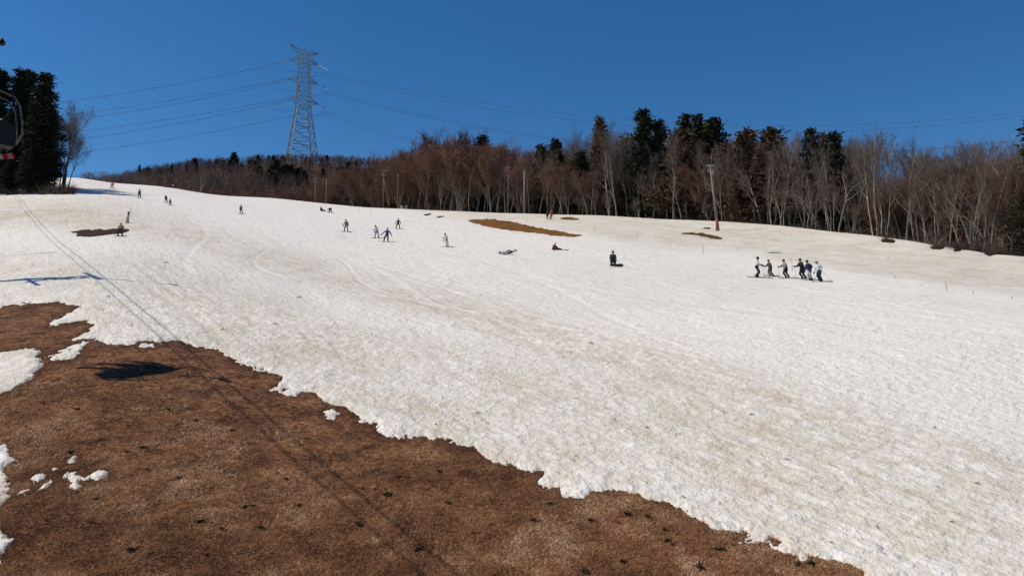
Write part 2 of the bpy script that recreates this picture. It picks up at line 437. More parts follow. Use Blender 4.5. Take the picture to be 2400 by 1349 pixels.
# sparse specks of needles and grit
vor = k.n('ShaderNodeTexVoronoi'); vor.inputs['Scale'].default_value = 1.7; k.l(tc, vor.inputs['Vector'])
sp = k.math('MULTIPLY', k.ramp(vor.outputs['Distance'], [(.03, (1,)*3), (.06, (0,)*3)]), .55)
c = k.mix(k.math('MULTIPLY', sp, dirt), c, (.12, .09, .06))
k.l(c, k.b.inputs['Base Color'])
clod = k.math('MULTIPLY', k.ramp(k.noise(tc, 2.6, 4, .6), [(.54, (0,)*3), (.70, (1,)*3)]), k.ramp(k.noise(st.outputs[0], .8, 3, .5), [(.42, (.1,)*3), (.62, (1,)*3)]))
hgt = k.math('ADD', k.math('MULTIPLY', n_f, .055), k.math('ADD', k.math('MULTIPLY', n_i, .022), k.math('ADD', k.math('MULTIPLY', n_st, .085), k.math('MULTIPLY', n_tk, .055))))
hgt = k.math('ADD', hgt, k.math('MULTIPLY', clod, .05))
bmp = k.n('ShaderNodeBump'); bmp.inputs['Strength'].default_value = .9; bmp.inputs['Distance'].default_value = 1.0
k.l(hgt, bmp.inputs['Height']); k.l(bmp.outputs[0], k.b.inputs['Normal'])

# --- ground material: flattened dead grass, humus, ochre soil
M_ground = mat('dead_grass_ground', (.1, .06, .03), .95, 0, .1); k = NT(M_ground)
tc = k.n('ShaderNodeTexCoord').outputs['Object']
n1 = k.noise(tc, .55, 6, .62); n2 = k.noise(tc, 5.5, 6, .7); n3 = k.noise(tc, 26, 4, .7)
g = k.ramp(n2, [(.36, (.055, .022, .013)), (.5, (.19, .086, .042)), (.66, (.36, .185, .094))])
g = k.mix(k.ramp(n1, [(.42, (.95,)*3), (.55, (0,)*3)]), g, k.mix(.6, g, (.055, .022, .015)))
n4 = k.noise(tc, 1.25, 6, .75); g = k.mix(k.ramp(n4, [(.40, (.9,)*3), (.48, (0,)*3)]), g, (.030, .014, .010))
g = k.mix(k.ramp(n3, [(.55, (0,)*3), (.8, (.5,)*3)]), g, (.40, .25, .14))
soil = k.ramp(k.math('ADD', k.math('MULTIPLY', k.noise(tc, .45, 6, .7), .75), k.math('MULTIPLY', n2, .25)), [(.38, (.06, .028, .010)), (.5, (.15, .068, .016)), (.62, (.21, .10, .026))])
hum = k.ramp(n2, [(.3, (.020, .011, .008)), (.7, (.055, .03, .02))])
tone = k.attr('tone'); hole = k.attr('hole'); wood = k.attr('wood')
g = k.mix(hole, g, k.mix(tone, hum, soil))
litter = k.ramp(n2, [(.3, (.04, .022, .014)), (.7, (.11, .06, .036))])
wet = k.attr('wet'); g = k.mix(k.math('MULTIPLY', wet, .75), g, (.045, .020, .012))
g = k.mix(wood, g, litter)
k.l(g, k.b.inputs['Base Color'])
bmp = k.n('ShaderNodeBump'); bmp.inputs['Strength'].default_value = .9; bmp.inputs['Distance'].default_value = 1.0
k.l(k.math('ADD', k.math('MULTIPLY', n2, .045), k.math('MULTIPLY', n3, .022)), bmp.inputs['Height']); k.l(bmp.outputs[0], k.b.inputs['Normal'])

def add_attr(o, name, arr):
    a = o.data.attributes.new(name, 'FLOAT', 'POINT'); a.data.foreach_set('value', np.asarray(arr, np.float32).ravel())

def grid(ths, rows, far=()):
    """sheet of the slope: one column for each sight direction, rows spread evenly over what is seen"""
    m, D, DR, RS, YR, dM = [a[:, None] for a in cols(ths)]
    smax = np.interp(ths, TH, _S)[:, None]
    f = rows[None, :]
    s0 = -1.25
    s = s0+(smax-.0005-s0)*f
    y = np.clip(H0/np.maximum(m-s, .004), 0, None)
    scale = (D/np.maximum(y[:, -1:], 1e-6)); y = y*(1+(scale-1)*f**6)
    if len(far): y = np.concatenate([y, D+np.asarray(far)[None, :]], 1)
    x = ths[:, None]*y
    return x, y

def sheet_quads(nc, nr):
    i = np.arange(nc-1)[:, None]*nr; j = np.arange(nr-1)[None, :]
    return np.stack([i+j, i+nr+j, i+nr+j+1, i+j+1], -1).reshape(-1, 4)

# rows: few below the picture, dense inside it
fr = np.concatenate([np.linspace(0, .62, 40)[:-1], np.linspace(.62, .86, 215)[:-1], np.linspace(.86, 1, 225)])
th_lo, th_hi = float(pix(-160, 700)[0]), float(pix(2560, 700)[0])
ths = np.concatenate([np.linspace(-1.12, th_lo, 30)[:-1], np.linspace(th_lo, th_hi, 780), np.linspace(th_hi, 1.12, 30)[1:]])
x, y = grid(ths, fr, [.8, 1.6, 2.6, 4, 6, 9, 13])
zb = ground_z(x, y); tck, tone, hol = snow_depth(x, y, zb)
dm = dirt_map(x, y, zb)
Dm = cols(x/y)[1]
zs = zb+tck+relief(x, y, dm)*np.clip(tck/.1, 0, 1)*(1-.6*sstep(.8, 1, y/Dm))
zs = np.where(y > Dm+2, zs-.25*sstep(2, 9, y-Dm)*(1 if True else 0), zs)
snow = mesh_np('snow_slope', np.stack([x, y, zs], -1).reshape(-1, 3), sheet_quads(*x.shape), M_snow)
add_attr(snow, 'dirt', dm); add_attr(snow, 'groom', sstep(30, 52, y+6*fbm(x*.1, y*.1, 66, 3))); tag(snow, kind='structure')

frg = np.concatenate([np.linspace(0, .62, 40)[:-1], np.linspace(.62, .86, 150)[:-1], np.linspace(.86, 1, 150)])
thg = np.concatenate([np.linspace(-1.12, th_lo, 30)[:-1], np.linspace(th_lo, th_hi, 420), np.linspace(th_hi, 1.12, 30)[1:]])
x, y = grid(thg, frg, [2, 4, 7, 11, 16, 22, 30, 40, 55, 75, 100, 130, 165, 200, 240, 300, 420, 700, 1300, 2500])
zb = ground_z(x, y); tck, tone, hol = snow_depth(x, y, zb)
zb = zb+np.where(tck < 0, 1, 0)*(.05*fbm(x*1.2, y*1.2, 71, 3))+hol*np.where(tck < -.02, 1, 0)*(.10+.16*fbm(x*.8, y*.5, 72, 4, .65))
ground = mesh_np('ground', np.stack([x, y, zb], -1).reshape(-1, 3), sheet_quads(*x.shape), M_ground)
add_attr(ground, 'tone', tone); add_attr(ground, 'hole', hol)
add_attr(ground, 'wet', (1-sstep(.0, .32, np.abs(tck+.01)))*(y < 70)*(hol < .5))
add_attr(ground, 'wood', sstep(-4, 2, y-cols(x/y)[1])); tag(ground, kind='structure')

def snow_z(x, y):
    x = np.atleast_1d(np.asarray(x, float)); y = np.atleast_1d(np.asarray(y, float)); zb = ground_z(x, y)
    t = snow_depth(x, y, zb)[0]
    return np.maximum(zb+t+relief(x, y, None)*np.clip(t/.1, 0, 1), zb)

# snow lying between the trunks on the right
M_fsnow = noisy_mat('old_snow', [(.3, (.42, .40, .37)), (.6, (.72, .71, .70))], 1.2, .7)
fs_th = np.linspace(float(pix(1500, 500)[0]), float(pix(2500, 500)[0]), 160)
yo = np.linspace(2, 85, 90)
D = cols(fs_th)[1]; y = D[:, None]+yo[None, :]; x = fs_th[:, None]*y
U, V = uv_of(x, y, ground_base(x, y))
msk = fbm(x*.16, y*.16, 77, 4)*1.0+.45*np.exp(-((U-1790)/90)**2)-.42*sstep(1930, 2060, U)+.06
zf = ground_z(x, y)+np.clip(msk*.5, -.4, .18)
o = mesh_np('forest_floor_snow', np.stack([x, y, zf], -1).reshape(-1, 3), sheet_quads(*x.shape), M_fsnow); tag(o, kind='structure')


# ------------------------------------------------------------------ dead grass on the melted ground
def scatter(n, vmin=690, vmax=1420, umin=-120, umax=2120):
    """points on the bare ground, denser near the camera"""
    out = []
    while len(out) < n:
        k_ = 120000
        u = rng.uniform(umin, umax, k_); v = rng.uniform(vmin, vmax, k_)
        keep = rng.uniform(0, 1, k_) < np.interp(v, [690, 900, 1400], [.55, .8, 1]); u = u[keep]; v = v[keep]
        th, s = pix(u, v); m = cols(th)[0]; y = np.clip(H0/np.maximum(m-s, .01), 8, 90)
        for _ in range(3):
            z = ground_z(th*y, y); y = np.clip(y+(z-s*y)/np.minimum(s-m-.001, -.05)*-1*-1, 8, 90)
        x = th*y; z = ground_z(x, y); t = snow_depth(x, y, z)[0]
        ok = (t < -.004)
        out.extend(np.stack([x[ok], y[ok], z[ok]], 1).tolist())
    return np.array(out[:n])

GP = scatter(210000)
GP[:, 2] += .05*fbm(GP[:, 0]*1.2, GP[:, 1]*1.2, 71, 3)
patch = fbm(GP[:, 0]*.45, GP[:, 1]*.45, 81, 4)+.6*fbm(GP[:, 0]*1.6, GP[:, 1]*1.6, 82, 3)
def blades(P, L, W, lift, name, mats, midx):
    n = len(P); az = rng.uniform(0, 2*math.pi, n)*.8+TRACK+math.pi*(rng.uniform(0, 1, n) > .5)
    d = np.stack([np.cos(az), np.sin(az), np.zeros(n)], 1); side = np.stack([-d[:, 1], d[:, 0], np.zeros(n)], 1)
    d[:, 2] = -d[:, 1]*-.25
    L = L[:, None]; W = W[:, None]/2
    a = P+np.array([0, 0, .005]); b = P+d*L*.55+np.stack([0*az, 0*az, lift], 1); c_ = P+d*L+np.stack([0*az, 0*az, lift*rng.uniform(-.2, .9, n)], 1)
    V = np.stack([a-side*W, a+side*W, b+side*W*.8, b-side*W*.8, c_], 1).reshape(-1, 3)
    i = np.arange(n)*5
    return mesh_np(name, V, [np.stack([i+3, i+2, i+4], 1), np.stack([i, i+1, i+2, i+3], 1)], mats, smooth=False, midx=np.concatenate([midx, midx]))
M_straw = [mat('straw_dark', (.065, .028, .016), .9, 0, .1), mat('straw_brown', (.25, .114, .056), .9, 0, .1), mat('straw_tan', (.38, .20, .103), .9, 0, .1), mat('straw_pale', (.60, .42, .27), .85, 0, .15)]
r = rng.uniform(0, 1, len(GP))+.75*patch
mi = np.select([r < .26, r < .70, r < 1.07], [0, 1, 2], 3)
gr = blades(GP, rng.uniform(.05, .17, len(GP))*np.where(rng.uniform(0, 1, len(GP)) > .985, 2.2, 1), rng.uniform(.006, .013, len(GP))*np.clip(GP[:, 1]/20, 1, 2.2), rng.uniform(.004, .035, len(GP)), 'dead_grass', M_straw, mi)
tag(gr, 'flattened dead brown grass on the melted foreground ground', 'grass', kind='stuff')

# dark evergreen weeds pressed flat among the grass
M_weed = noisy_mat('weed_leaf', [(.3, (.016, .013, .009)), (.7, (.045, .036, .022))], 9, .95, 3, .3, None, .03)
weeds = []
for k_ in range(5):
    mb = MB()
    for i in range(34):
        a = rng.uniform(0, 2*math.pi); r0 = rng.uniform(0, .10)*(.6+.4*k_/4); c0 = np.array([r0*math.cos(a)*1.5, r0*math.sin(a), .01+rng.uniform(0, .05)])
        b = rng.uniform(0, 2*math.pi); L = rng.uniform(.05, .13); w = L*.2
        d = np.array([math.cos(b), math.sin(b), rng.uniform(-.1, .6)]); s_ = np.array([-math.sin(b), math.cos(b), rng.uniform(-.3, .3)])
        mb._add([c0, c0+d*L*.5+s_*w, c0+d*L, c0+d*L*.5-s_*w, c0+d*L*.5+np.array([0, 0, .012])], [(0, 4, 1), (1, 4, 2), (2, 4, 3), (3, 4, 0)])
    for i in range(3):
        a = rng.uniform(0, 2*math.pi); mb.tube([(0, 0, 0), (.1*math.cos(a), .07*math.sin(a), .05), (.2*math.cos(a), .14*math.sin(a), .07)], [.006, .005, .003], 3)
    o = mb.build('weed', M_weed, smooth=False); weeds.append(o)
weed_px = [(592, 1186), (612, 1240), (575, 1188), (908, 1160), (880, 1146), (850, 1145), (905, 1147), (935, 1118), (955, 1120), (1290, 1182), (1250, 1220), (1335, 1228), (1385, 1220), (1470, 1207), (1520, 1212),
           (1556, 1240), (1563, 1268), (1575, 1275), (1685, 1288), (1870, 1322), (1900, 1320), (665, 948), (690, 955), (775, 1080), (720, 1030), (650, 1110), (672, 1125), (300, 1060), (335, 1050), (345, 1100),
           (225, 1170), (165, 1062), (215, 1225), (310, 1290), (350, 1300), (485, 1300), (520, 1240), (470, 1222), (1030, 1105), (1150, 1115), (1180, 1125), (1050, 1180), (1110, 1250), (1370, 1340), (1200, 1335),
           (1460, 1315), (1600, 1335), (1640, 1330), (760, 1200), (700, 1185), (840, 1230), (980, 1290), (420, 1120), (180, 960), (60, 1000), (100, 945), (395, 960), (460, 985), (545, 1010), (1010, 1060)]
WEED = 'small dark evergreen weed lying flat in the dead brown grass'
for i, (u, v) in enumerate(weed_px):
    p = on_slope(u, v); o = weeds[i % 5] if i < 5 else weeds[i % 5].copy()
    if i >= 5: COL.objects.link(o)
    o.location = p; o.rotation_euler = (.2, 0, rng.uniform(0, 6.28)); s_ = rng.uniform(.4, .95)*(1.25 if i in (0, 1, 3, 10, 18, 21) else 1); o.scale = (s_*rng.uniform(.8, 1.4), s_*rng.uniform(.7, 1.1), s_*.8)
    tag(o, WEED, 'weed', 'dark weeds in the dead grass')

# ------------------------------------------------------------------ trees
def nrm(v): return v/(np.linalg.norm(v)+1e-9)

def rot_about(v, ax, a):
    return v*math.cos(a)+np.cross(ax, v)*math.sin(a)+ax*(ax@v)*(1-math.cos(a))

def bare_tree(seed, H=16., r0=.17, fork=.4, spread=.55, limbs=9, up=.10, lean=0.0, twig=.020, dens=1.0, wig=.05):
    """leafless tree: returns (trunk and limbs, branches and twigs) as mesh collectors"""
    R = np.random.default_rng(seed); tr = MB(); cr = MB(); spikes = []
    def grow(p, d, L, r, n, up_, wig_):
        P = [p]; dirs = [d]
        for i in range(n):
            d = nrm(d+R.normal(0, wig_, 3)+np.array([0, 0, up_])); p = p+d*L/n; P.append(p); dirs.append(d)
        return np.array(P), dirs
    def child(d, amin, amax):
        ax = nrm(np.cross(d, R.normal(0, 1, 3))); return nrm(rot_about(d, ax, R.uniform(amin, amax)))
    P, dirs = grow(np.zeros(3), nrm(np.array([lean, R.normal(0, .04), 1.])), H*.93, r0, 12, .03, wig)
    rad = r0*(1-np.linspace(0, 1, 13)**1.1*.93); rad[0] *= 1.25
    tr.tube(P, rad, 7)
    for i in range(limbs):
        t = fork+(1-fork)*((i+R.uniform(.1, .9))/limbs)*.93; f = t*12; j = min(int(f), 11); p = P[j]+(P[j+1]-P[j])*(f-j)
        rl = np.interp(f, range(13), rad)*R.uniform(.5, .72); L = H*(1.02-t)*R.uniform(.55, .95)+.6
        d = child(dirs[j], spread*.55, spread*1.25)
        P1, d1 = grow(p, d, L, rl, 6, up, wig*1.3); r1 = rl*(1-np.linspace(0, 1, 7)*.88); tr.tube(P1, r1, 5, False)
        nb = int((5+L*.8)*dens)
        for q in range(nb):
            f2 = 6*(.18+.8*(q+R.uniform(0, 1))/nb); j2 = min(int(f2), 5); p2 = P1[j2]+(P1[j2+1]-P1[j2])*(f2-j2)
            L2 = L*R.uniform(.22, .5)*(1.15-f2/8)+.4; d2 = child(d1[j2], .35, .95)
            P2, dd2 = grow(p2, d2, L2, .02, 4, up*1.3, wig*1.6); r2 = max(np.interp(f2, range(7), r1)*.55, .022); cr.tube(P2, r2*(1-np.linspace(0, 1, 5)*.75), 3, False)
            nt = int(7*dens)+1
            f3 = 4*(.12+.86*(np.arange(nt)+R.uniform(0, 1, nt))/nt); j3 = np.minimum(f3.astype(int), 3)
            spikes.append((P2[j3]+(P2[j3+1]-P2[j3])*(f3-j3)[:, None], np.array(dd2)[j3], L2*R.uniform(.3, .65, nt)+.15))
    def kids(D_, lo, hi, upw):
        pr = np.cross(D_, R.normal(0, 1, D_.shape)); pr /= np.linalg.norm(pr, axis=1)[:, None]+1e-9; an = R.uniform(lo, hi, len(D_))[:, None]
        q_ = D_*np.cos(an)+pr*np.sin(an)+np.array([0, 0, upw]); return q_/(np.linalg.norm(q_, axis=1)[:, None]+1e-9)
    S3 = np.concatenate([q_[0] for q_ in spikes]); D3 = kids(np.concatenate([q_[1] for q_ in spikes]), .3, .9, up*2); L3 = np.concatenate([q_[2] for q_ in spikes])
    ne = int(4*dens)+1; S4 = np.repeat(S3, ne, 0); Dp = np.repeat(D3, ne, 0); Lp = np.repeat(L3, ne)
    S4 = S4+Dp*(Lp*R.uniform(.15, .95, len(Lp)))[:, None]; D4 = kids(Dp, .3, .85, up); L4 = Lp*R.uniform(.35, .8, len(Lp))
    S5 = P[[-1, -2, -3, -1, -2]]; D5 = kids(np.tile([0, 0, 1.], (5, 1)), .1, .5, 0)
    S = np.concatenate([S3, S4, S5]); Dd = np.concatenate([D3, D4, D5]); L = np.concatenate([L3, L4, np.full(5, H*.07)])[:, None]
    W = np.concatenate([np.full(len(S3), twig*1.5), np.full(len(S4), twig), np.full(5, twig*1.3)])[:, None]
    A = np.cross(Dd, R.normal(0, 1, S.shape)); A /= np.linalg.norm(A, axis=1)[:, None]+1e-9
    M_ = S+Dd*L*.55+R.normal(0, .04, S.shape)*L
    n = len(S); V = np.stack([S-A*W*.5, S+A*W*.5, M_+A*W*.4, M_-A*W*.4, S+Dd*L], 1).reshape(-1, 3); i = np.arange(n)*5
    cr._add(V, np.stack([i+3, i+2, i+4], 1), np.stack([i, i+1, i+2, i+3], 1))
    return tr, cr

def conifer(seed, H=20., W=3.2, dens=1.0, base=.12, droop=.25, leaf=.30):
    """cedar: many leaf-spray faces on drooping boughs round a straight stem"""
    R = np.random.default_rng(seed); tr = MB(); cr = MB()
    tr.tube([(0, 0, 0), (0, 0, H*.3), (R.normal(0, .05), 0, H*.7), (0, 0, H*.985)], [.26, .2, .11, .02], 7)
    cl = []
    nb = int(150*dens)
    lob = R.uniform(0, 6.28, 3)
    for b in range(nb):
        t = base+(1-base)*((b+R.uniform(0, 1))/nb)
        prof = (1-t)**.78*(.62+.38*min(1, (t-base)/.22+.25)); az = R.uniform(0, 6.28)
        prof *= 1+.22*math.sin(2*az+lob[0]+t*5)+.16*math.sin(3*az+lob[1]-t*9); Lb = W*prof*R.uniform(.62, 1.12)+.15
        d = np.array([math.cos(az), math.sin(az), R.uniform(-.05, .35)]); z0 = H*t
        if t < .55: tr.tube([(0, 0, z0), tuple(np.array([0, 0, z0])+d*Lb*.9)], [.05, .015], 3, False)
        ncl = int(3+Lb*2.4)
        for c_ in range(ncl):
            f = (c_+R.uniform(.2, 1))/ncl; pc = np.array([0, 0, z0])+d*Lb*f-np.array([0, 0, droop*Lb*f*f*.7])
            cs = (.36+.30*(1-abs(f-.6)))*R.uniform(.7, 1.25)*leaf/.30
            cl.append((pc, cs, d))
    C = np.repeat(np.array([c_[0] for c_ in cl]), 13, 0); cs = np.repeat(np.array([c_[1] for c_ in cl]), 13)[:, None]; dd = np.repeat(np.array([c_[2] for c_ in cl]), 13, 0); m_ = len(C)
    un = lambda q_: q_/(np.linalg.norm(q_, axis=1)[:, None]+1e-9)
    a = C+R.normal(0, .48, (m_, 3))*cs*np.array([1, 1, .75]); g = un(R.normal(0, 1, (m_, 3))+dd*.7+np.array([0, 0, .35])); s_ = un(np.cross(g, R.normal(0, 1, (m_, 3))))
    l_ = cs*R.uniform(.35, .85, (m_, 1)); w = l_*.22
    V = np.stack([a-s_*w*.6, a+s_*w*.6, a+g*l_*.6+s_*w, a+g*l_*1.1, a+g*l_*.6-s_*w], 1).reshape(-1, 3); i = np.arange(m_)*5
    T = np.concatenate([np.stack([i, i+1, i+2], 1), np.stack([i, i+2, i+4], 1), np.stack([i+4, i+2, i+3], 1)])
    cr._add(V, T)
    return tr, cr

M_bark_pale = noisy_mat('pale_bark', [(.3, (.12, .10, .08)), (.55, (.25, .22, .185)), (.75, (.40, .36, .31))], 1.5, .9, 5, .3, (1, 1, .35))
M_bark_brown = noisy_mat('brown_bark', [(.3, (.075, .055, .043)), (.7, (.17, .13, .105))], 1.5, .9, 5, .3, (1, 1, .35))
M_bark_dark = noisy_mat('dark_bark', [(.3, (.03, .02, .015)), (.7, (.085, .055, .04))], 1.5, .9, 5, .25, (1, 1, .35))
M_twig_grey = noisy_mat('grey_twigs', [(.3, (.115, .092, .085)), (.7, (.21, .175, .165))], .5, .85, 3, .22)
M_twig_brown = noisy_mat('russet_twigs', [(.3, (.125, .066, .045)), (.7, (.235, .13, .09))], .5, .85, 3, .25)
M_twig_tan = noisy_mat('brown_twigs', [(.3, (.09, .064, .05)), (.7, (.175, .128, .103))], .5, .85, 3, .25)
M_cedar = noisy_mat('cedar_leaf', [(.3, (.009, .013, .007)), (.6, (.022, .029, .014)), (.8, (.045, .052, .026))], 1.3, .75, 4, .25)
M_cedar_rust = noisy_mat('rusty_cedar_leaf', [(.3, (.045, .030, .018)), (.6, (.095, .058, .034)), (.8, (.14, .084, .05))], 1.1, .8, 4, .22)
M_cedar_olive = noisy_mat('olive_cedar_leaf', [(.3, (.028, .027, .013)), (.6, (.06, .054, .024)), (.8, (.10, .085, .04))], 1.1, .8, 4, .22)

def multi(seed, k_):
    """several stems leaning apart from one stool"""
    R = np.random.default_rng(seed); TR = MB(); CR = MB()
    for q in range(k_):
        tr, cr = bare_tree(seed*7+q, 16*R.uniform(.72, 1), .13, R.uniform(.4, .55), .5, 7, .10, (q-(k_-1)/2)*.22+R.normal(0, .03), .016, .75, .07)
        off = np.array([R.normal(0, .25), R.normal(0, .25), 0])
        for a, b in ((tr, TR), (cr, CR)):
            V = np.concatenate(a.v)+off
            b._add(V, np.concatenate(a.t) if a.t else (), np.concatenate(a.q) if a.q else ())
    return TR, CR
def proto(pair, H, m_tr, m_cr):
    tr, cr = pair
    a = tr.build('trunk', m_tr); b = cr.build('crown', m_cr, smooth=False)
    for o in (a, b): COL.objects.unlink(o)
    zz = np.zeros(len(b.data.vertices)*3, np.float32); b.data.vertices.foreach_get('co', zz)
    return (a, b, float(np.quantile(zz.reshape(-1, 3)[:, 2], .9985)))
PALE = [proto(multi(700+i, (2, 3, 2)[i]), 16, M_bark_pale, M_twig_tan) for i in range(3)]
PALE = PALE+[proto(bare_tree(100+i, 16, .17, (.34, .42, .28, .5, .38)[i], (.5, .62, .55, .45, .7)[i], (9, 10, 11, 8, 9)[i], .10, (0, .06, -.08, .03, .12)[i], .016, .72, .06), 16, M_bark_pale, M_twig_tan) for i in range(5)]
GREY = [proto(bare_tree(200+i, 16, .15, (.3, .42, .36, .48)[i], (.48, .55, .6, .5)[i], (10, 9, 11, 9)[i], .13, (0, .05, -.05, .02)[i], .016, .95, .05), 16, M_bark_brown, M_twig_grey) for i in range(4)]
RUST = [proto(bare_tree(300+i, 14, .13, (.3, .38, .25, .34)[i], (.45, .52, .5, .42)[i], (12, 11, 13, 12)[i], .15, (0, .05, -.04, .02)[i], .027, 1.1, .06), 14, M_bark_pale, M_twig_brown) for i in range(4)]
DEAD = [proto(bare_tree(400+i, 13, .15, .25, .85, 9, .02, (.1, -.15, .05)[i], .022, .6, .12), 13, M_bark_pale, M_twig_tan) for i in range(3)]
CED = [proto(conifer(500+i, 20, (2.6, 3.0, 3.4, 2.8)[i], 1.0, (.08, .12, .1, .15)[i]), 20, M_bark_dark, M_cedar) for i in range(4)]
CEDR = [proto(conifer(520+i, 18, (2.4, 2.9, 3.2)[i], 1.0, (.12, .15, .2)[i]), 18, M_bark_brown, M_cedar_rust) for i in range(3)]
CEDO = [proto(conifer(540+i, 18, (2.6, 3.1)[i], .95, .1), 18, M_bark_dark, M_cedar_olive) for i in range(2)]
FIR = [proto(conifer(560+i, 12, (1.9, 2.4)[i], .5, .05, .25, .42), 12, M_bark_dark, M_cedar) for i in range(2)]
NT_COUNT = [0]
def plant(pr, base, top_v=None, height=None, wid=1.0, name='bare_tree', label='', cat='tree', group=None, rz=None):
    """a tree of the given kind standing at base, as tall as its top is seen in the photograph"""
    if height is None:
        u, _ = uv_of(base.x, base.y, base.z); _, s = pix(u, top_v); height = max(float(s)*base.y-base.z, 2.0)
    k_ = height/pr[2]
    e = empty(name, (base.x, base.y, base.z-.15), rng.uniform(0, 6.28) if rz is None else rz, (k_*wid, k_*wid, k_))
    part_of(pr[0], e); part_of(pr[1], e)
    tag(e, label, cat, group); NT_COUNT[0] += 1
    return e
def pk(l): return l[int(rng.integers(len(l)))]

# --- beech wood left of centre (russet mass)
con = np.array([(500, 447), (560, 440), (640, 434), (690, 426), (740, 420), (790, 405), (840, 388), (900, 370), (950, 350), (1000, 335), (1050, 325), (1100, 322), (1150, 333), (1200, 340), (1250, 338), (1340, 345)], float)
lb_mass = 'slender leafless beech with russet twigs in the dense brown wood left of the cedars'
for i in range(135):
    u = rng.uniform(845, 1330); off = rng.uniform(3, 70)**1.0; b = beyond(u, off)
    top = np.interp(u, con[:, 0], con[:, 1])+rng.uniform(0, 26)+max(0, 22-off)*1.3*rng.uniform(.2, 1.6)
    plant(pk(RUST), b, top, wid=rng.uniform(1.0, 1.45), name='beech_tree', label=lb_mass, group='russet beeches left of the cedars')
for i in range(46):
    u = rng.uniform(505, 860); off = rng.uniform(6, 60); b = beyond(u, off)
    top = np.interp(u, con[:, 0], con[:, 1])+rng.uniform(-2, 22)
    plant(pk(RUST), b, top, wid=rng.uniform(1.1, 1.8), name='young_beech', label='low russet leafless tree just behind the snow edge below the pylon hill', group='low russet trees below the hill')
# pale trunks standing at the snow edge of that wood
for i, (u, top) in enumerate([(980, 400), (1003, 395), (1030, 390), (1055, 380), (1075, 375), (1100, 370), (1135, 365), (1150, 372), (1165, 360), (1185, 385), (1215, 372), (1240, 360), (962, 420), (1117, 380)]):
    plant(PALE[3+i % 5], beyond(u, rng.uniform(2, 8)), top, wid=.75, name='beech_tree', label='thin pale trunked leafless beech at the snow edge of the brown wood', group='pale beeches along the brown wood')

# --- mixed wood right of centre
gcon = np.array([(1320, 318), (1350, 300), (1400, 276), (1450, 284), (1490, 300), (1570, 281), (1610, 285), (1660, 300), (1720, 302), (1800, 290), (1850, 300), (1885, 322), (1930, 330), (1990, 305), (2050, 296), (2110, 308), (2135, 345), (2200, 332), (2260, 320), (2350, 310), (2420, 312), (2600, 330)], float)
for i in range(66):
    u = rng.uniform(1320, 2420) if i < 56 else rng.uniform(1320, 2050); off = rng.uniform(6, 34); b = beyond(u, off)
    plant(pk(GREY), b, np.interp(u, gcon[:, 0], gcon[:, 1])+rng.uniform(0, 45), wid=rng.uniform(.85, 1.2), name='bare_tree',
          label='leafless grey twigged tree deep in the mixed wood on the right', group='grey leafless trees of the right wood')
for i in range(42):
    u = rng.uniform(1320, 2060); b = beyond(u, rng.uniform(5, 26))
    plant(pk(RUST), b, rng.uniform(350, 450), wid=rng.uniform(1.0, 1.5), name='young_beech', label='slim brown twigged young tree filling the middle of the mixed wood', group='brown young trees of the mixed wood')
for i in range(60):
    u = rng.uniform(990, 2420); b = beyond(u, rng.uniform(.8, 6))
    plant(pk(PALE), b, height=rng.uniform(4.5, 9.5), wid=rng.uniform(.7, 1.2), name='sapling', label='thin bare sapling at the foot of the wood edge', group='saplings along the wood edge')
front = [(1284, 330, 0, 'tall pale trunked leafless beech beside the red jacketed skier at the wood edge'), (1265, 390, 3, None), (1330, 400, 2, None), (1378, 380, 1, None), (1427, 290, 0, 'tall leafless beech rising through the rusty cedar left of the tallest cedar'),
         (1446, 330, 2, None), (1497, 370, 4, None), (1513, 400, 3, None), (1545, 390, 1, None), (1580, 300, 0, None), (1602, 340, 2, None), (1635, 300, 3, 'tall grey trunk left of the utility pole, crown against the sky'), (1655, 350, 1, None),
         (1745, 340, 4, None), (1762, 330, 2, None), (1786, 360, 1, None), (1806, 330, 0, None), (1836, 300, 3, 'stout grey trunked tree in front of the rusty conical cedar'), (1880, 370, 2, None), (1910, 350, 4, None), (1945, 330, 0, None),
         (1990, 390, 1, None), (2017, 400, 2, None), (2037, 310, 0, None), (2047, 300, 2, None), (2056, 315, 3, None), (2077, 300, 1, 'slim pale tree standing in the dark hole at the wood edge'), (2112, 380, 0, None), (2140, 350, 4, None), (2165, 335, 0, None),
         (2190, 350, 2, None), (2222, 340, 3, None), (2232, 335, 1, None), (2270, 400, 2, None), (2303, 325, 0, None), (2312, 330, 4, None), (2338, 330, 3, None), (2365, 320, 1, None), (2395, 330, 0, None), (1716, 330, 3, None), (1690, 380, 1, None), (1560, 350, 4, None)]
ORD = ['first', 'second', 'third', 'fourth', 'fifth', 'sixth', 'seventh', 'eighth', 'ninth', 'tenth', 'eleventh', 'twelfth', 'thirteenth', 'fourteenth', 'fifteenth', 'sixteenth', 'seventeenth', 'eighteenth', 'nineteenth', 'twentieth', 'twenty first', 'twenty second', 'twenty third', 'twenty fourth', 'twenty fifth', 'twenty sixth', 'twenty seventh', 'twenty eighth']
fus = sorted(f[0] for f in front)
def flabel(u):
    if u < 1684:
        return 'pale leafless trunk at the wood edge, %s to the left of the utility pole' % ORD[sum(1 for q in fus if u < q < 1684)]
    return 'pale leafless trunk at the wood edge, %s to the right of the utility pole' % ORD[sum(1 for q in fus if 1684 < q < u)]
for i, (u, top, v_, lb) in enumerate(front):
    plant(PALE[v_+3 if i % 3 else int(rng.integers(3))], beyond(u, rng.uniform(1.5, 7)), top+rng.uniform(-8, 12), wid=rng.uniform(.65, 1.1), name='bare_tree',
          label=lb or flabel(u), group='pale trunked trees along the wood edge')
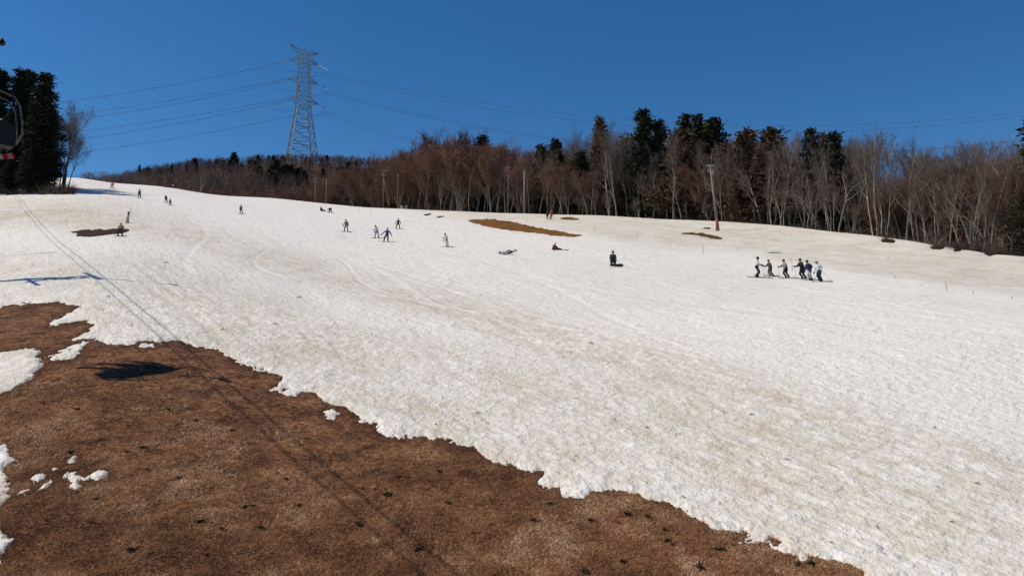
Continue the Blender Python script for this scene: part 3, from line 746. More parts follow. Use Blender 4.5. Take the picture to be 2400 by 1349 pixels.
for i, (u, top, v_, lb) in enumerate([(1925, 395, 0, 'dead pale tree with crooked spreading limbs right of the utility pole'), (1905, 400, 1, 'crooked dead tree with bare twisting boughs in front of dark cedars'), (1960, 380, 2, 'leaning dead tree with curved foot at the wood edge'),
                                 (2320, 440, 0, 'low crooked dead tree near the right end of the wood'), (820, 425, 1, 'dead sprawling tree at the snow edge left of the poles'), (470, 398, 2, 'pale dead tree with fanned branches below the pylon hill')]):
    plant(DEAD[v_], beyond(u, 2.5 if u > 900 else 6), top, name='dead_tree', label=lb, cat='tree', wid=1.1)
# russet thicket behind on the far right
rc = np.array([(2040, 440), (2080, 425), (2150, 402), (2230, 385), (2300, 370), (2420, 360), (2600, 365)], float)
for i in range(84):
    u = rng.uniform(2030, 2480); b = beyond(u, rng.uniform(4, 42))
    plant(pk(RUST), b, np.interp(u, rc[:, 0], rc[:, 1])+rng.uniform(0, 40), wid=rng.uniform(1.3, 1.9), name='russet_tree', label='dense russet twigged tree of the thicket behind the far right trunks', group='russet thicket on the far right')

# --- cedars
ced = [(1131, 318, CED, 30, .9, 'dark cedar tip poking above the brown beech wood'), (1303, 326, CED, 14, .9, 'dark cedar behind the tall pale beech at the left end of the mixed wood'), (1268, 340, CEDO, 16, .9, 'olive cedar at the left end of the mixed wood'),
       (1408, 276, CEDR, 7, .6, 'slim rusty green cedar left of the tallest cedar'), (1365, 355, CEDO, 12, 1., 'low olive cedar under the grey trees left of the tallest cedar'), (1512, 256, CED, 8, 1.0, 'tallest dark green pointed cedar in the middle of the wood'),
       (1549, 281, CED, 12, .8, 'dark cedar close right of the tallest cedar'), (1472, 322, CEDO, 9, 1., 'olive cedar close left of the tallest cedar'), (1612, 269, CED, 14, .85, 'leftmost of three dark cedar tops left of the utility pole'),
       (1641, 270, CED, 15, .85, 'middle of three dark cedar tops left of the utility pole'), (1676, 277, CED, 13, 1.1, 'rounded rightmost of three dark cedar tops above the utility pole'), (1758, 306, CEDR, 9, 1.1, 'rusty conical cedar right of the utility pole'),
       (1816, 300, CEDR, 8, 1.0, 'taller rusty conical cedar second right of the utility pole'), (1600, 305, CEDR, 8, 1.2, 'broad rusty cedar below the three dark cedar tops'), (1703, 335, CEDR, 10, 1.1, 'rusty cedar directly behind the utility pole'),
       (1906, 303, CED, 11, .9, 'dark cedar with pointed top behind the crooked dead trees'), (1932, 313, CED, 13, .8, 'dark cedar between two taller dark cedars on the right'), (1960, 311, CED, 10, 1., 'dark cedar right of the crooked dead trees'),
       (2432, 284, CEDO, 4, .85, 'big dark green conifer cut by the right edge of the picture'), (1334, 375, CEDO, 10, 1.1, 'low olive conifer behind slim trunks at the wood edge')]
for u, top, kk, off, w, lb in ced:
    plant(pk(kk), beyond(u, off), top, wid=w*(1.75 if kk is CEDR else 1.45), name='cedar_tree', label=lb)
for i, (u, top) in enumerate([(1440, 400), (1478, 410), (1530, 390), (1560, 400), (1590, 410), (1625, 395), (1660, 405), (1695, 415), (1860, 400), (1885, 390), (1925, 400), (1990, 395), (1405, 410), (1340, 420), (1300, 410), (2010, 430), (1190, 430), (1125, 420), (1285, 420)]):
    plant(pk(CED), beyond(u, rng.uniform(6, 14)), top, wid=1.5, name='cedar_tree', label='young dark cedar filling the shade between the trunks of the wood', group='young dark cedars under the wood')

# --- cedar group at the left edge
def left_at(u, y):
    th = float(pix(u, 430)[0]); return Vector((th*y, y, float(ground_z(np.array([th*y]), np.array([y]))[0])))
for u, top, y, w, lb in [(-60, 150, 150, 1.2, 'cedar of the left clump mostly outside the picture'), (-15, 165, 152, 1.25, 'leftmost dark cedar of the clump behind the chairlift chair'), (32, 163, 155, 1.2, 'dark cedar in the middle of the left clump, top in a fork'),
                         (55, 167, 160, 1.0, 'narrow dark cedar rising between two others in the left clump'), (92, 172, 150, 1.4, 'rightmost broad dark cedar of the left clump'), (70, 240, 146, 1.2, 'lower dark cedar at the front of the left clump'), (112, 250, 156, 1.1, 'lower dark cedar on the right flank of the left clump'),
                         (20, 260, 147, 1.3, 'low dark cedar behind the chairlift seat')]:
    plant(pk(CED), left_at(u, y), top, wid=w*1.12, name='cedar_tree', label=lb)
for u, top, y, lb in [(148, 236, 158, 'tall grey leafless tree right of the left cedar clump'), (128, 262, 162, 'grey leafless tree half hidden behind the left cedar clump')]:
    plant(pk(GREY), left_at(u, y), top, wid=1.15, name='bare_tree', label=lb)
for u, top, y in [(150, 280, 160), (140, 262, 166), (160, 315, 156), (152, 300, 163), (146, 330, 154)]:
    plant(pk(GREY), left_at(u, y), top, wid=1.1, name='bare_tree', label='grey leafless tree in the fringe right of the left cedar clump', group='grey fringe of the left clump')
for i, (u, top, y) in enumerate([(232, 398, 200), (215, 402, 205), (248, 402, 203), (296, 400, 209), (312, 404, 212), (190, 404, 196), (278, 410, 211)]):
    plant(pk(GREY), left_at(u, y+8), top, wid=2.0, name='bare_shrub', label='round grey leafless shrub on the skyline right of the left cedars', cat='shrub', group='grey shrubs on the left skyline')

for i, u in enumerate((-30, 5, 35, 62, 88, 112, 20, 75, 100)):
    plant(pk(CED), left_at(u, 143+(i % 3)*3), height=rng.uniform(5, 9.5), wid=1.7, name='cedar_tree', label='low dark young cedar closing the foot of the left cedar clump', group='young cedars at the foot of the left clump')
# bushes with bent stems
def shrub(seed, n=26, H=2.0):
    R = np.random.default_rng(seed); mb = MB()
    for i in range(n):
        a = R.uniform(0, 6.28); d = np.array([math.cos(a)*R.uniform(.15, .9), math.sin(a)*R.uniform(.15, .9), 1.0]); L = H*R.uniform(.5, 1.05); P = [np.array([R.normal(0, .15), R.normal(0, .15), -.1])]
        for j in range(4): d = nrm(d+R.normal(0, .22, 3)+np.array([0, 0, -.1])); P.append(P[-1]+d*L/4)
        mb.tube(P, np.linspace(.028, .008, 5), 3, False)
        for j in range(5):
            p = P[1+j % 4]; e = nrm(d+R.normal(0, .5, 3)); mb.tube([p, p+e*L*.2, p+e*L*.36+np.array([0, 0, .05])], [.012, .009, .004], 3, False)
    return mb
SHR = []
for i in range(4):
    o = shrub(600+i).build('bare_shrub', [M_bark_brown, M_bark_dark][i % 2], smooth=False); COL.objects.unlink(o); SHR.append(o)
def put_shrub(p, s_, label, group, name='bare_shrub'):
    o = pk(SHR).copy(); COL.objects.link(o); o.name = name; o.location = p; o.rotation_euler = (0, 0, rng.uniform(0, 6.28)); o.scale = (s_*1.2, s_*1.2, s_); tag(o, label, 'shrub', group)
for i in range(95):
    u = rng.uniform(1560, 2420); put_shrub(beyond(u, rng.uniform(.3, 5)), rng.uniform(.5, 1.25), 'low tangle of bare brown stems along the wood edge on the right', 'bare undergrowth along the wood edge')
for i in range(34):
    put_shrub(left_at(rng.uniform(-40, 170), rng.uniform(138, 158)), rng.uniform(.8, 1.5), 'low bare bush in the undergrowth beneath the left cedars', 'bushes beneath the left cedars')

# --- hill behind: wood that reads as one mass, with single conifers standing out
M_far = noisy_mat('far_twigs', [(.3, (.09, .062, .050)), (.7, (.17, .12, .098))], .05, .9, 3)
R = np.random.default_rng(900); mbw = [MB(), MB()]
n = 3400; us = R.uniform(150, 1360, n)
V = [[], []]; T = [[], []]; c_ = [0, 0]
for u in us:
    th = float(pix(u, 420)[0]); cc = [float(a[0]) for a in cols(np.array([th]))]
    t = R.uniform(0.12, 1.03); y = cc[1]+35+(cc[4]-cc[1]-35)*t; x = th*y; z = float(ground_base(np.array([x]), np.array([y]))[0])
    k_ = 1 if (u < 520 and t < .35) or R.uniform() < .12 or u > 900 else 0
    h = R.uniform(5, 8.5)*(1.25 if t < .5 else .9 if t < .75 else .75); w = h*R.uniform(.28, .42); ns = 70
    a = R.uniform(0, 6.28, ns); q = R.uniform(.15, 1, ns); rr = w*np.sqrt(R.uniform(0, 1, ns))*np.sin(np.clip(q*.85+.15, 0, 1)*math.pi)**.6
    P0 = np.stack([x+rr*.55*np.cos(a), y+rr*.55*np.sin(a), z+h*q*.8], 1); dr = np.stack([np.cos(a)*.5, np.sin(a)*.5, R.uniform(.5, 1.2, ns)], 1); dr /= np.linalg.norm(dr, axis=1)[:, None]
    L = h*R.uniform(.18, .34, ns)[:, None]; sd = np.cross(dr, R.normal(0, 1, (ns, 3))); sd /= np.linalg.norm(sd, axis=1)[:, None]; W = .045
    P = np.stack([P0-sd*W, P0+sd*W, P0+dr*L], 1).reshape(-1, 3)
    tr = np.array([(x-.1, y, z-.3), (x+.1, y, z-.3), (x, y, z+h*.75)])
    P = np.concatenate([P, tr]); V[k_].append(P); T[k_].append(np.arange(len(P)).reshape(-1, 3)+c_[k_]); c_[k_] += len(P)
for k_, (nm, m_, lb) in enumerate([('far_wood', M_far, 'grey brown leafless wood covering the hill below the pylon'), ('far_russet_wood', M_twig_brown, 'russet leafless wood on the lower slope of the pylon hill')]):
    o = mesh_np(nm, np.concatenate(V[k_]), np.concatenate(T[k_]), m_, smooth=False); tag(o, lb, 'wood', kind='stuff')
hillc = [(326, 413, 388, .6), (344, 414, 394, 1.3), (352, 410, 396, 1.2), (376, 408, 396, 1.2), (391, 408, 395, 1.2), (402, 408, 388, 1.0), (437, 403, 386, 1.2), (455, 406, 371, 1.0), (459, 400, 378, 1.1), (508, 395, 374, 1.2), (524, 397, 377, 1.3), (547, 394, 358, 1.1), (553, 398, 372, 1.2),
         (540, 402, 375, 1.3), (604, 392, 364, .9), (566, 400, 384, 1.3), (586, 400, 376, 1.2), (598, 403, 378, 1.3), (629, 388, 366, 1.), (640, 388, 365, 1.), (662, 388, 368, 1.6), (647, 420, 374, 1.1), (640, 425, 385, 1.3), (608, 420, 390, 1.1), (668, 424, 386, 1.4), (655, 432, 394, 1.4), (680, 432, 388, 1.5),
         (700, 436, 395, 1.5), (630, 432, 398, 1.5), (650, 440, 405, 1.5), (712, 440, 402, 1.3), (754, 389, 372, 1.), (766, 390, 365, 1.0), (757, 400, 382, 1.1), (716, 388, 372, 1.1), (726, 388, 374, 1.2), (790, 412, 396, 1.2), (801, 414, 392, 1.), (813, 404, 382, 1.), (817, 406, 380, 1.), (834, 402, 378, 1.0), (757, 414, 396, 1.3), (404, 440, 425, 1.2)]
for i, (u, vb, vt, w) in enumerate(hillc):
    plant(FIR[i % 2], on_hill(u, vb), vt-2, wid=w*1.45, name='fir_tree', label='small dark conifer standing out on the brown pylon hill', group='dark conifers on the pylon hill')

# ------------------------------------------------------------------ power pylon and its lines
M_steel = noisy_mat('galvanised_steel', [(.3, (.18, .20, .19)), (.7, (.36, .38, .37))], .6, .45, 3)
M_steel.node_tree.nodes['Principled BSDF'].inputs['Metallic'].default_value = .35
M_ins = mat('porcelain', (.10, .12, .13), .35, 0, .5)
M_wire = mat('conductor', (.075, .10, .13), .6, .2, .3)

PYT = float(pix(706, 384)[0]); PYY = 422.0
py0 = Vector((PYT*PYY, PYY, float(ground_base(np.array([PYT*PYY]), np.array([PYY]))[0])))
def z_at(v, y): return float(pix(706, v)[1])*y
PH = z_at(122, PYY)-py0.z                     # height of the body top
pyl = empty('pylon', py0, math.radians(28))
tag(pyl, 'tall steel lattice power pylon on the wooded hill', 'pylon')
def hw(z):                                     # half width of the square shaft
    zb = z_at(252, PYY)-py0.z
    return np.interp(z, [0, zb, PH], [8.0, 3.7, 2.75])
zb = z_at(252, PYY)-py0.z
lv = np.concatenate([np.linspace(0, zb, 7), np.linspace(zb, PH, 13)[1:]])
cn = [(-1, -1), (1, -1), (1, 1), (-1, 1)]
for cx_, cy_ in cn:
    MB().tube([(cx_*hw(z), cy_*hw(z), z) for z in lv], np.linspace(.30, .19, len(lv)), 4).build('leg', M_steel, pyl, False)
for i in range(len(lv)-1):
    z0, z1 = lv[i], lv[i+1]; a, b = hw(z0), hw(z1); mb = MB(); r_ = .12 if i < 6 else .085
    for q in range(4):
        c0, c1 = cn[q], cn[(q+1) % 4]
        mb.tube([(c0[0]*a, c0[1]*a, z0), (c1[0]*b, c1[1]*b, z1)], r_, 3); mb.tube([(c1[0]*a, c1[1]*a, z0), (c0[0]*b, c0[1]*b, z1)], r_, 3)
        mb.tube([(c0[0]*b, c0[1]*b, z1), (c1[0]*b, c1[1]*b, z1)], r_*1.15, 3)
        if i < 6:
            m0 = ((c0[0]+c1[0])/2*(a+b)/2, (c0[1]+c1[1])/2*(a+b)/2, (z0+z1)/2)
            mb.tube([m0, (c0[0]*b, c0[1]*b, z0*.25+z1*.75)], r_*.7, 3); mb.tube([m0, (c1[0]*b, c1[1]*b, z0*.25+z1*.75)], r_*.7, 3)
    mb.build('bracing', M_steel, pyl, False)
mb = MB(); [mb.box((0, 0, zb*f), (hw(zb*f)*1.9, .8, .12)) for f in (.33, .66, 1)]; mb.build('platform', M_steel, pyl, False)
# cross-arms: three levels of conductor arms and one level of earth-wire horns; local x runs across the line
arm_tips = []
def arm(z, L, sgn, rise=0., hgt=2.4, name='crossarm'):
    mb = MB(); w = hw(z); tip = np.array([sgn*(w+L), 0, z+rise])
    ro = [np.array([sgn*w, s*w, zz]) for s in (-1, 1) for zz in (z, z+hgt)]
    for p in ro: mb.tube([p, tip], .15, 3)
    for f in (.25, .5, .75):
        r4 = [p+(tip-p)*f for p in ro]
        for a, b in ((0, 1), (2, 3), (0, 2), (1, 3), (0, 3)): mb.tube([r4[a], r4[b]], .06, 3)
        nx = [p+(tip-p)*min(f+.25, .98) for p in ro]
        mb.tube([r4[0], nx[2]], .06, 3); mb.tube([r4[1], nx[3]], .06, 3); mb.tube([r4[0], nx[1]], .06, 3)
    mb.build(name, M_steel, pyl, False); return tip
arm_z = [z_at(v, PYY)-py0.z for v in (146, 192, 239)]
for z in arm_z:
    for sgn in (-1, 1): arm_tips.append((sgn, arm(z, 5.2, sgn)))
ew = [arm(PH-1.2, 5.6, 1, 1.6, 1.2, 'earth_wire_horn'), arm(PH-1.2, 5.8, -1, 4.4, 1.2, 'earth_wire_horn')]
mb = MB(); tp = (0, 0, PH+1.6)
for c in cn: mb.tube([(c[0]*hw(PH), c[1]*hw(PH), PH), tp], .1, 3)
mb.build('peak', M_steel, pyl, False)
Mw = Matrix.Translation(py0) @ Matrix.Rotation(math.radians(28), 4, 'Z')
Mi = Mw.inverted()

def insulator(a, b, parent):
    a = np.array(a); b = np.array(b); mb = MB(); n = 13
    P = [a+(b-a)*t for t in np.linspace(0, 1, n*2+1)]; R = [.07 if i % 2 == 0 else .24 for i in range(n*2+1)]
    mb.tube(P, R, 6); return mb.build('insulator', M_ins, parent, False)

def sag_curve(A, B, sag, n=60):
    t = np.linspace(0, 1, n)[:, None]; A = np.array(A); B = np.array(B)
    P = A+(B-A)*t; P[:, 2] -= (4*sag*t*(1-t)).ravel(); return P

def line3(u0, v0, y0, u1, v1, y1):
    t0, s0 = pix(u0, v0); t1, s1 = pix(u1, v1)
    return np.array([float(t0)*y0, y0, float(s0)*y0]), np.array([float(t1)*y1, y1, float(s1)*y1])

def conductor(P, name, label, group, gap=.38, r_=.04, nsp=7):
    """twin conductor with spacers"""
    mb = MB(); d = P[-1]-P[0]; sd = np.array([-d[1], d[0], 0]); sd /= np.linalg.norm(sd)
    for s in (-1, 1): mb.tube(P+np.array([0, 0, s*gap/2]), r_, 4, False)
    for i in range(1, nsp+1):
        p = P[int(len(P)*i/(nsp+1))]; mb.box(p, (.4, .4, gap+.16))
    o = mb.build(name, M_wire, smooth=True); tag(o, label, 'power line', group); return o

# left hand spans: from strain insulators on the left arm tips towards the upper left of the valley
left = [((657, 147), (135, 236), 'uppermost power line left of the pylon'), ((690, 181), (165, 262), 'second power line from the top left of the pylon'), ((655, 193), (165, 275), 'third power line from the top left of the pylon'),
        ((690, 226), (165, 304), 'fourth power line from the top left of the pylon'), ((652, 240), (165, 323), 'fifth power line from the top left of the pylon'), ((690, 270), (165, 354), 'lowest power line left of the pylon')]
for i, ((u0, v0), (u1, v1), lb) in enumerate(left):
    k_ = i//2; far = i % 2
    y0 = PYY-6 if i % 2 == 0 else PYY+8
    ue, ve = u1+(u1-u0)*.6, v1+(v1-v0)*.6*.72
    A, B = line3(u0, v0, y0, ue, ve, PYY-30)
    conductor(sag_curve(A, B, 4.0), 'power_line', lb, 'power lines left of the pylon')
right = [((752, 173), (1330, 280), 'uppermost sagging power line right of the pylon', 275), ((752, 168), (1500, 283), 'faint upper power line right of the pylon', 300), ((755, 217), (1290, 326), 'middle power line right of the pylon', 275), ((752, 211), (1260, 318), 'second middle power line right of the pylon', 300),
         ((750, 264), (985, 341), 'lower power line dipping behind the brown wood', 275), ((750, 258), (1000, 338), 'second lower power line dipping behind the brown wood', 300)]
for i, ((u0, v0), (um, vm), lb, ym) in enumerate(right):
    y0 = PYY+(5 if i % 2 else -5)
    A, Mid = line3(u0, v0, y0, um, vm, PYY-15)
    # end point far to the right, sag found so that the wire passes the point seen
    ue, ve = 2750, (214 if i < 2 else 268 if i < 4 else 320)
    _, B = line3(u0, v0, y0, ue, ve, 395)
    best = None
    for sg in np.linspace(0, 45, 181):
        P = sag_curve(A, B, sg, 80); U, V = uv_of(P[:, 0], P[:, 1], P[:, 2]); e = abs(np.interp(um, U, V)-vm)
        if best is None or e < best[0]: best = (e, sg)
    conductor(sag_curve(A, B, best[1], 90), 'power_line', lb, 'power lines right of the pylon', nsp=9, r_=.03)
# strain insulators and jumper loops at the arm tips
for (sgn, tip) in arm_tips:
    T_ = Mw @ Vector(tip)
    ut, vt = uv_of(T_.x, T_.y, T_.z)
    ends = []
    if sgn < 0: ends.append((ut-32, vt+12, PYY-6))
    else: ends.append((ut+22, vt+12, PYY-5))
    for (ue, ve, ye) in ends:
        E, _ = line3(ue, ve, ye, ue, ve, ye)
        tl = Mi @ T_; el = Mi @ Vector(E)
        io = insulator(tl, el, pyl)
        # jumper hanging below the arm back to the shaft
        j = [np.array(el), np.array(el)*.97+np.array([0, 0, -1.8]), np.array([tl.x*.8, el.y*.6, el.z-2.6]), np.array([tl.x*.3, 0, el.z-2.4])]
        MB().tube(j, .09, 4).build('jumper', M_wire, io)

# ------------------------------------------------------------------ chairlift on the left
M_lsteel = noisy_mat('lift_steel', [(.3, (.10, .105, .11)), (.7, (.20, .205, .21))], 2, .45, 3)
M_ltube = noisy_mat('chair_tube', [(.3, (.08, .083, .086)), (.7, (.16, .163, .166))], 3, .4, 3)
M_black = mat('black_rubber', (.012, .012, .013), .7)
M_pad = noisy_mat('chair_pad', [(.3, (.09, .09, .092)), (.7, (.16, .16, .16))], 5, .7, 3)
LA = math.radians(127.3)                           # plan direction of the lift line, up the slope
Tl = np.array([math.cos(LA), math.sin(LA)])
CHX, CHY = -20.35, 27.2
def rope_z(y): return 12.45+(y-CHY)*.268+(y-CHY)**2*.0003
def rope_pts(off, dz, y0=-6, y1=190, n=70):
    ys = np.linspace(y0, y1, n); xs = CHX+(ys-CHY)*Tl[0]/Tl[1]+off
    return np.stack([xs, ys, rope_z(ys)+dz], 1)
o = MB().tube(rope_pts(0, 0), .030, 6).build('haul_rope', M_lsteel); tag(o, 'steel haul rope of the chairlift above the left edge', 'rope')
o = MB().tube(rope_pts(-1.1, .5), .024, 6).build('signal_cable', M_lsteel); tag(o, 'thin signal cable beside the chairlift haul rope', 'cable')

# chair, local frame: x across the chair, y the way it faces (down the line), z up, origin at the rope grip
CHR = LA-math.pi/2+.30
ch = empty('chairlift_chair', (CHX, CHY, rope_z(CHY)), CHR)
tag(ch, 'chairlift chair with grey tube frame carrying riders at the left edge', 'chairlift chair')
mb = MB(); mb.box((0, 0, .02), (.16, .5, .16)); mb.box((.10, 0, -.12), (.12, .3, .26)); mb.ball((0, .22, .06), .09); mb.ball((0, -.22, .06), .09); mb.build('grip', M_black, ch)
mb = MB(); mb.tube([(.1, 0, -.15), (.16, .05, -.5), (.12, .1, -1.0), (0, .12, -1.55), (0, .12, -1.9)], [.05, .05, .05, .05, .045], 8); mb.build('hanger', M_ltube, ch)
W2 = 1.6; zt = -1.9; zs_ = -4.0
def loop(dx, r_):
    return [(0, .12, zt), (W2*.55-dx, .12, zt), (W2*.84-dx, .12, zt-.10), (W2*.96-dx, .10, zt-.45), (W2+.03-dx, .05, zt-1.05), (W2+.02-dx, -.05, zt-1.55), (W2*.93-dx, .1, zs_+.15), (W2*.84-dx, .15, zs_)]
for s in (-1, 1):
    P = [(s*a, b, c) for a, b, c in loop(0, 1)]; mb = MB(); mb.tube(P, .04, 8)
    P = [(s*a, b+.22, c-.16) for a, b, c in loop(.10, 1)[1:]]; mb.tube(P, .028, 6); mb.build('side_frame', M_ltube, ch)
MB().box((0, .25, zs_+.02), (W2*1.7, .52, .09)).build('seat', M_pad, ch, False)
MB().box((0, -.07, zs_+.40), (W2*1.74, .03, .86)).build('shadow_fill_panel', M_black, ch, False)  # dark panel added so the chair casts a solid shadow
MB().box((0, .58, zs_-.06), (W2*1.2, .05, .16)).build('seat_edge', M_black, ch, False)
for q in range(3): MB().box((0, -.02, zs_+.22+.2*q), (W2*1.72, .05, .12)).build('back_slat', M_pad, ch, False)
mb = MB(); mb.tube([(-W2*.9, .1, zs_+.55), (-W2*.8, .55, zs_+.42), (W2*.8, .55, zs_+.42), (W2*.9, .1, zs_+.55)], .025, 6); mb.build('safety_bar', M_ltube, ch)
mb = MB(); mb.tube([(-.5, .55, zs_+.42), (-.5, .62, zs_-.42), (.5, .62, zs_-.42), (.5, .55, zs_+.42)], .022, 6); mb.build('footrest', M_ltube, ch)

# lift tower to the left of the picture; only its shadow reaches the snow in view
g2 = on_slope(345, 668); ty = g2.y; tx = CHX+(ty-CHY)*Tl[0]/Tl[1]-2.6; tz = float(ground_z(np.array([tx]), np.array([ty]))[0]); th_ = rope_z(ty)-tz
tw = empty('lift_tower', (tx, ty, tz), LA-math.pi/2); tag(tw, 'steel chairlift tower whose shadow crosses the snow at the left edge', 'lift tower')
MB().tube([(0, 0, -.5), (0, 0, th_-.6), (0, 0, th_+.2)], [.34, .26, .24], 12).build('mast', M_lsteel, tw)
MB().box((0, 0, th_-.45), (4.2, .3, .3)).build('crossarm', M_lsteel, tw, False)
mb = MB(); mb.tube([(-.9, 0, th_-.3), (-.9, 0, th_+1.9), (.9, 0, th_+1.9), (.9, 0, th_-.3)], .09, 6); mb.tube([(0, 0, th_+.1), (0, 0, th_+5.6)], .11, 6); mb.tube([(-1.3, 0, th_+.9), (1.3, 0, th_+.9)], .12, 6); mb.build('lifting_frame', M_lsteel, tw)
for s in (-1, 1):
    mb = MB(); mb.box((s*1.9, 0, th_-.28), (.14, 3.6, .18))
    mb.build('sheave_beam', M_lsteel, tw, False)
    for q in range(6):
        mb = MB(); yq = -1.5+q*.6; mb.tube([(s*1.9-.07, yq, th_-.22), (s*1.9+.07, yq, th_-.22)], .2, 12); mb.build('sheave', M_black, tw)
mb = MB()
for q in range(30): mb.box((0, -.48, .5+q*.42), (.4, .03, .03))
mb.box((-.2, -.48, th_*.45), (.04, .04, th_*.8)); mb.box((.2, -.48, th_*.45), (.04, .04, th_*.8)); mb.build('ladder', M_lsteel, tw, False)
tq, sq = pix(4, 98); wl = Vector((float(tq)*ty, ty, float(sq)*ty)); ll = (Matrix.Translation((tx, ty, tz)) @ Matrix.Rotation(LA-math.pi/2, 4, 'Z')).inverted() @ wl
MB().tube([(0, 0, ll.z-.05), (ll.x*.99, ll.y*.99, ll.z-.05)], .05, 6).build('bracket', M_lsteel, tw)
mb = MB(); mb.tube([(ll.x, ll.y-.1, ll.z), (ll.x, ll.y+.18, ll.z)], [.10, .24], 10); mb.box((ll.x, ll.y, ll.z), (.2, .2, .4)); mb.build('loudspeaker', M_black, tw)
# slender unseen mast added further up to cast a shadow on the snow
g3 = on_slope(78, 598); p = Vector((g3.x-9.6, g3.y, 0)); p.z = float(ground_z(np.array([p.x]), np.array([p.y]))[0])
lm = empty('shadow_mast', p, 0); tag(lm, 'slender unseen mast added beyond the left edge to cast a shadow', 'mast')
MB().tube([(0, 0, -.4), (0, 0, 11), (0, 0, 15.5)], [.2, .14, .1], 8).build('mast', M_lsteel, lm)
MB().box((0, 0, 15.5), (1.8, .15, .15)).build('crossarm', M_lsteel, lm, False)
for s in (-.6, 0, .6): MB().box((s, -.2, 15.8), (.4, .3, .45)).build('mast_head_box', M_black, lm, False)  # made-up boxes at the head of the added mast

# ------------------------------------------------------------------ people
CLOTH = {}
def cloth(rgb, rough=.85):
    key = tuple(round(c, 3) for c in rgb)
    if key not in CLOTH:
        CLOTH[key] = noisy_mat('cloth', [(.3, tuple(c*.75 for c in rgb)), (.7, tuple(min(c*1.15, 1) for c in rgb))], 9, rough, 4)
    return CLOTH[key]
M_skin = noisy_mat('skin', [(.3, (.36, .21, .15)), (.7, (.46, .28, .20))], 12, .6, 3)
M_goggle = mat('goggle_lens', (.02, .022, .03), .15, 0, .6)
M_boot = mat('boot', (.02, .02, .022), .6)
BLACK = (.012, .012, .014); CHAR = (.03, .03, .033); WHITE = (.62, .62, .63); CREAM = (.58, .55, .48); GREYC = (.28, .285, .30); LGREY = (.45, .45, .46)
NAVY = (.018, .025, .06); BLUE = (.02, .06, .22); RED = (.36, .02, .035); MAROON = (.09, .022, .025); BROWN = (.10, .065, .045); MAUVE = (.24, .18, .19); TAN = (.22, .18, .14); DKRED = (.16, .018, .02); TEAL = (.03, .06, .06)

def ik(a, b, l1, l2, bend):
    a = np.array(a, float); b = np.array(b, float); d = b-a; L = min(np.linalg.norm(d), (l1+l2)*.995); u = d/(np.linalg.norm(d)+1e-9)
    x_ = (l1*l1-l2*l2+L*L)/(2*L); h = math.sqrt(max(l1*l1-x_*x_, .0004)); bd = np.array(bend, float); bd = bd-u*(bd@u); bd /= np.linalg.norm(bd)+1e-9
    return a+u*x_+bd*h

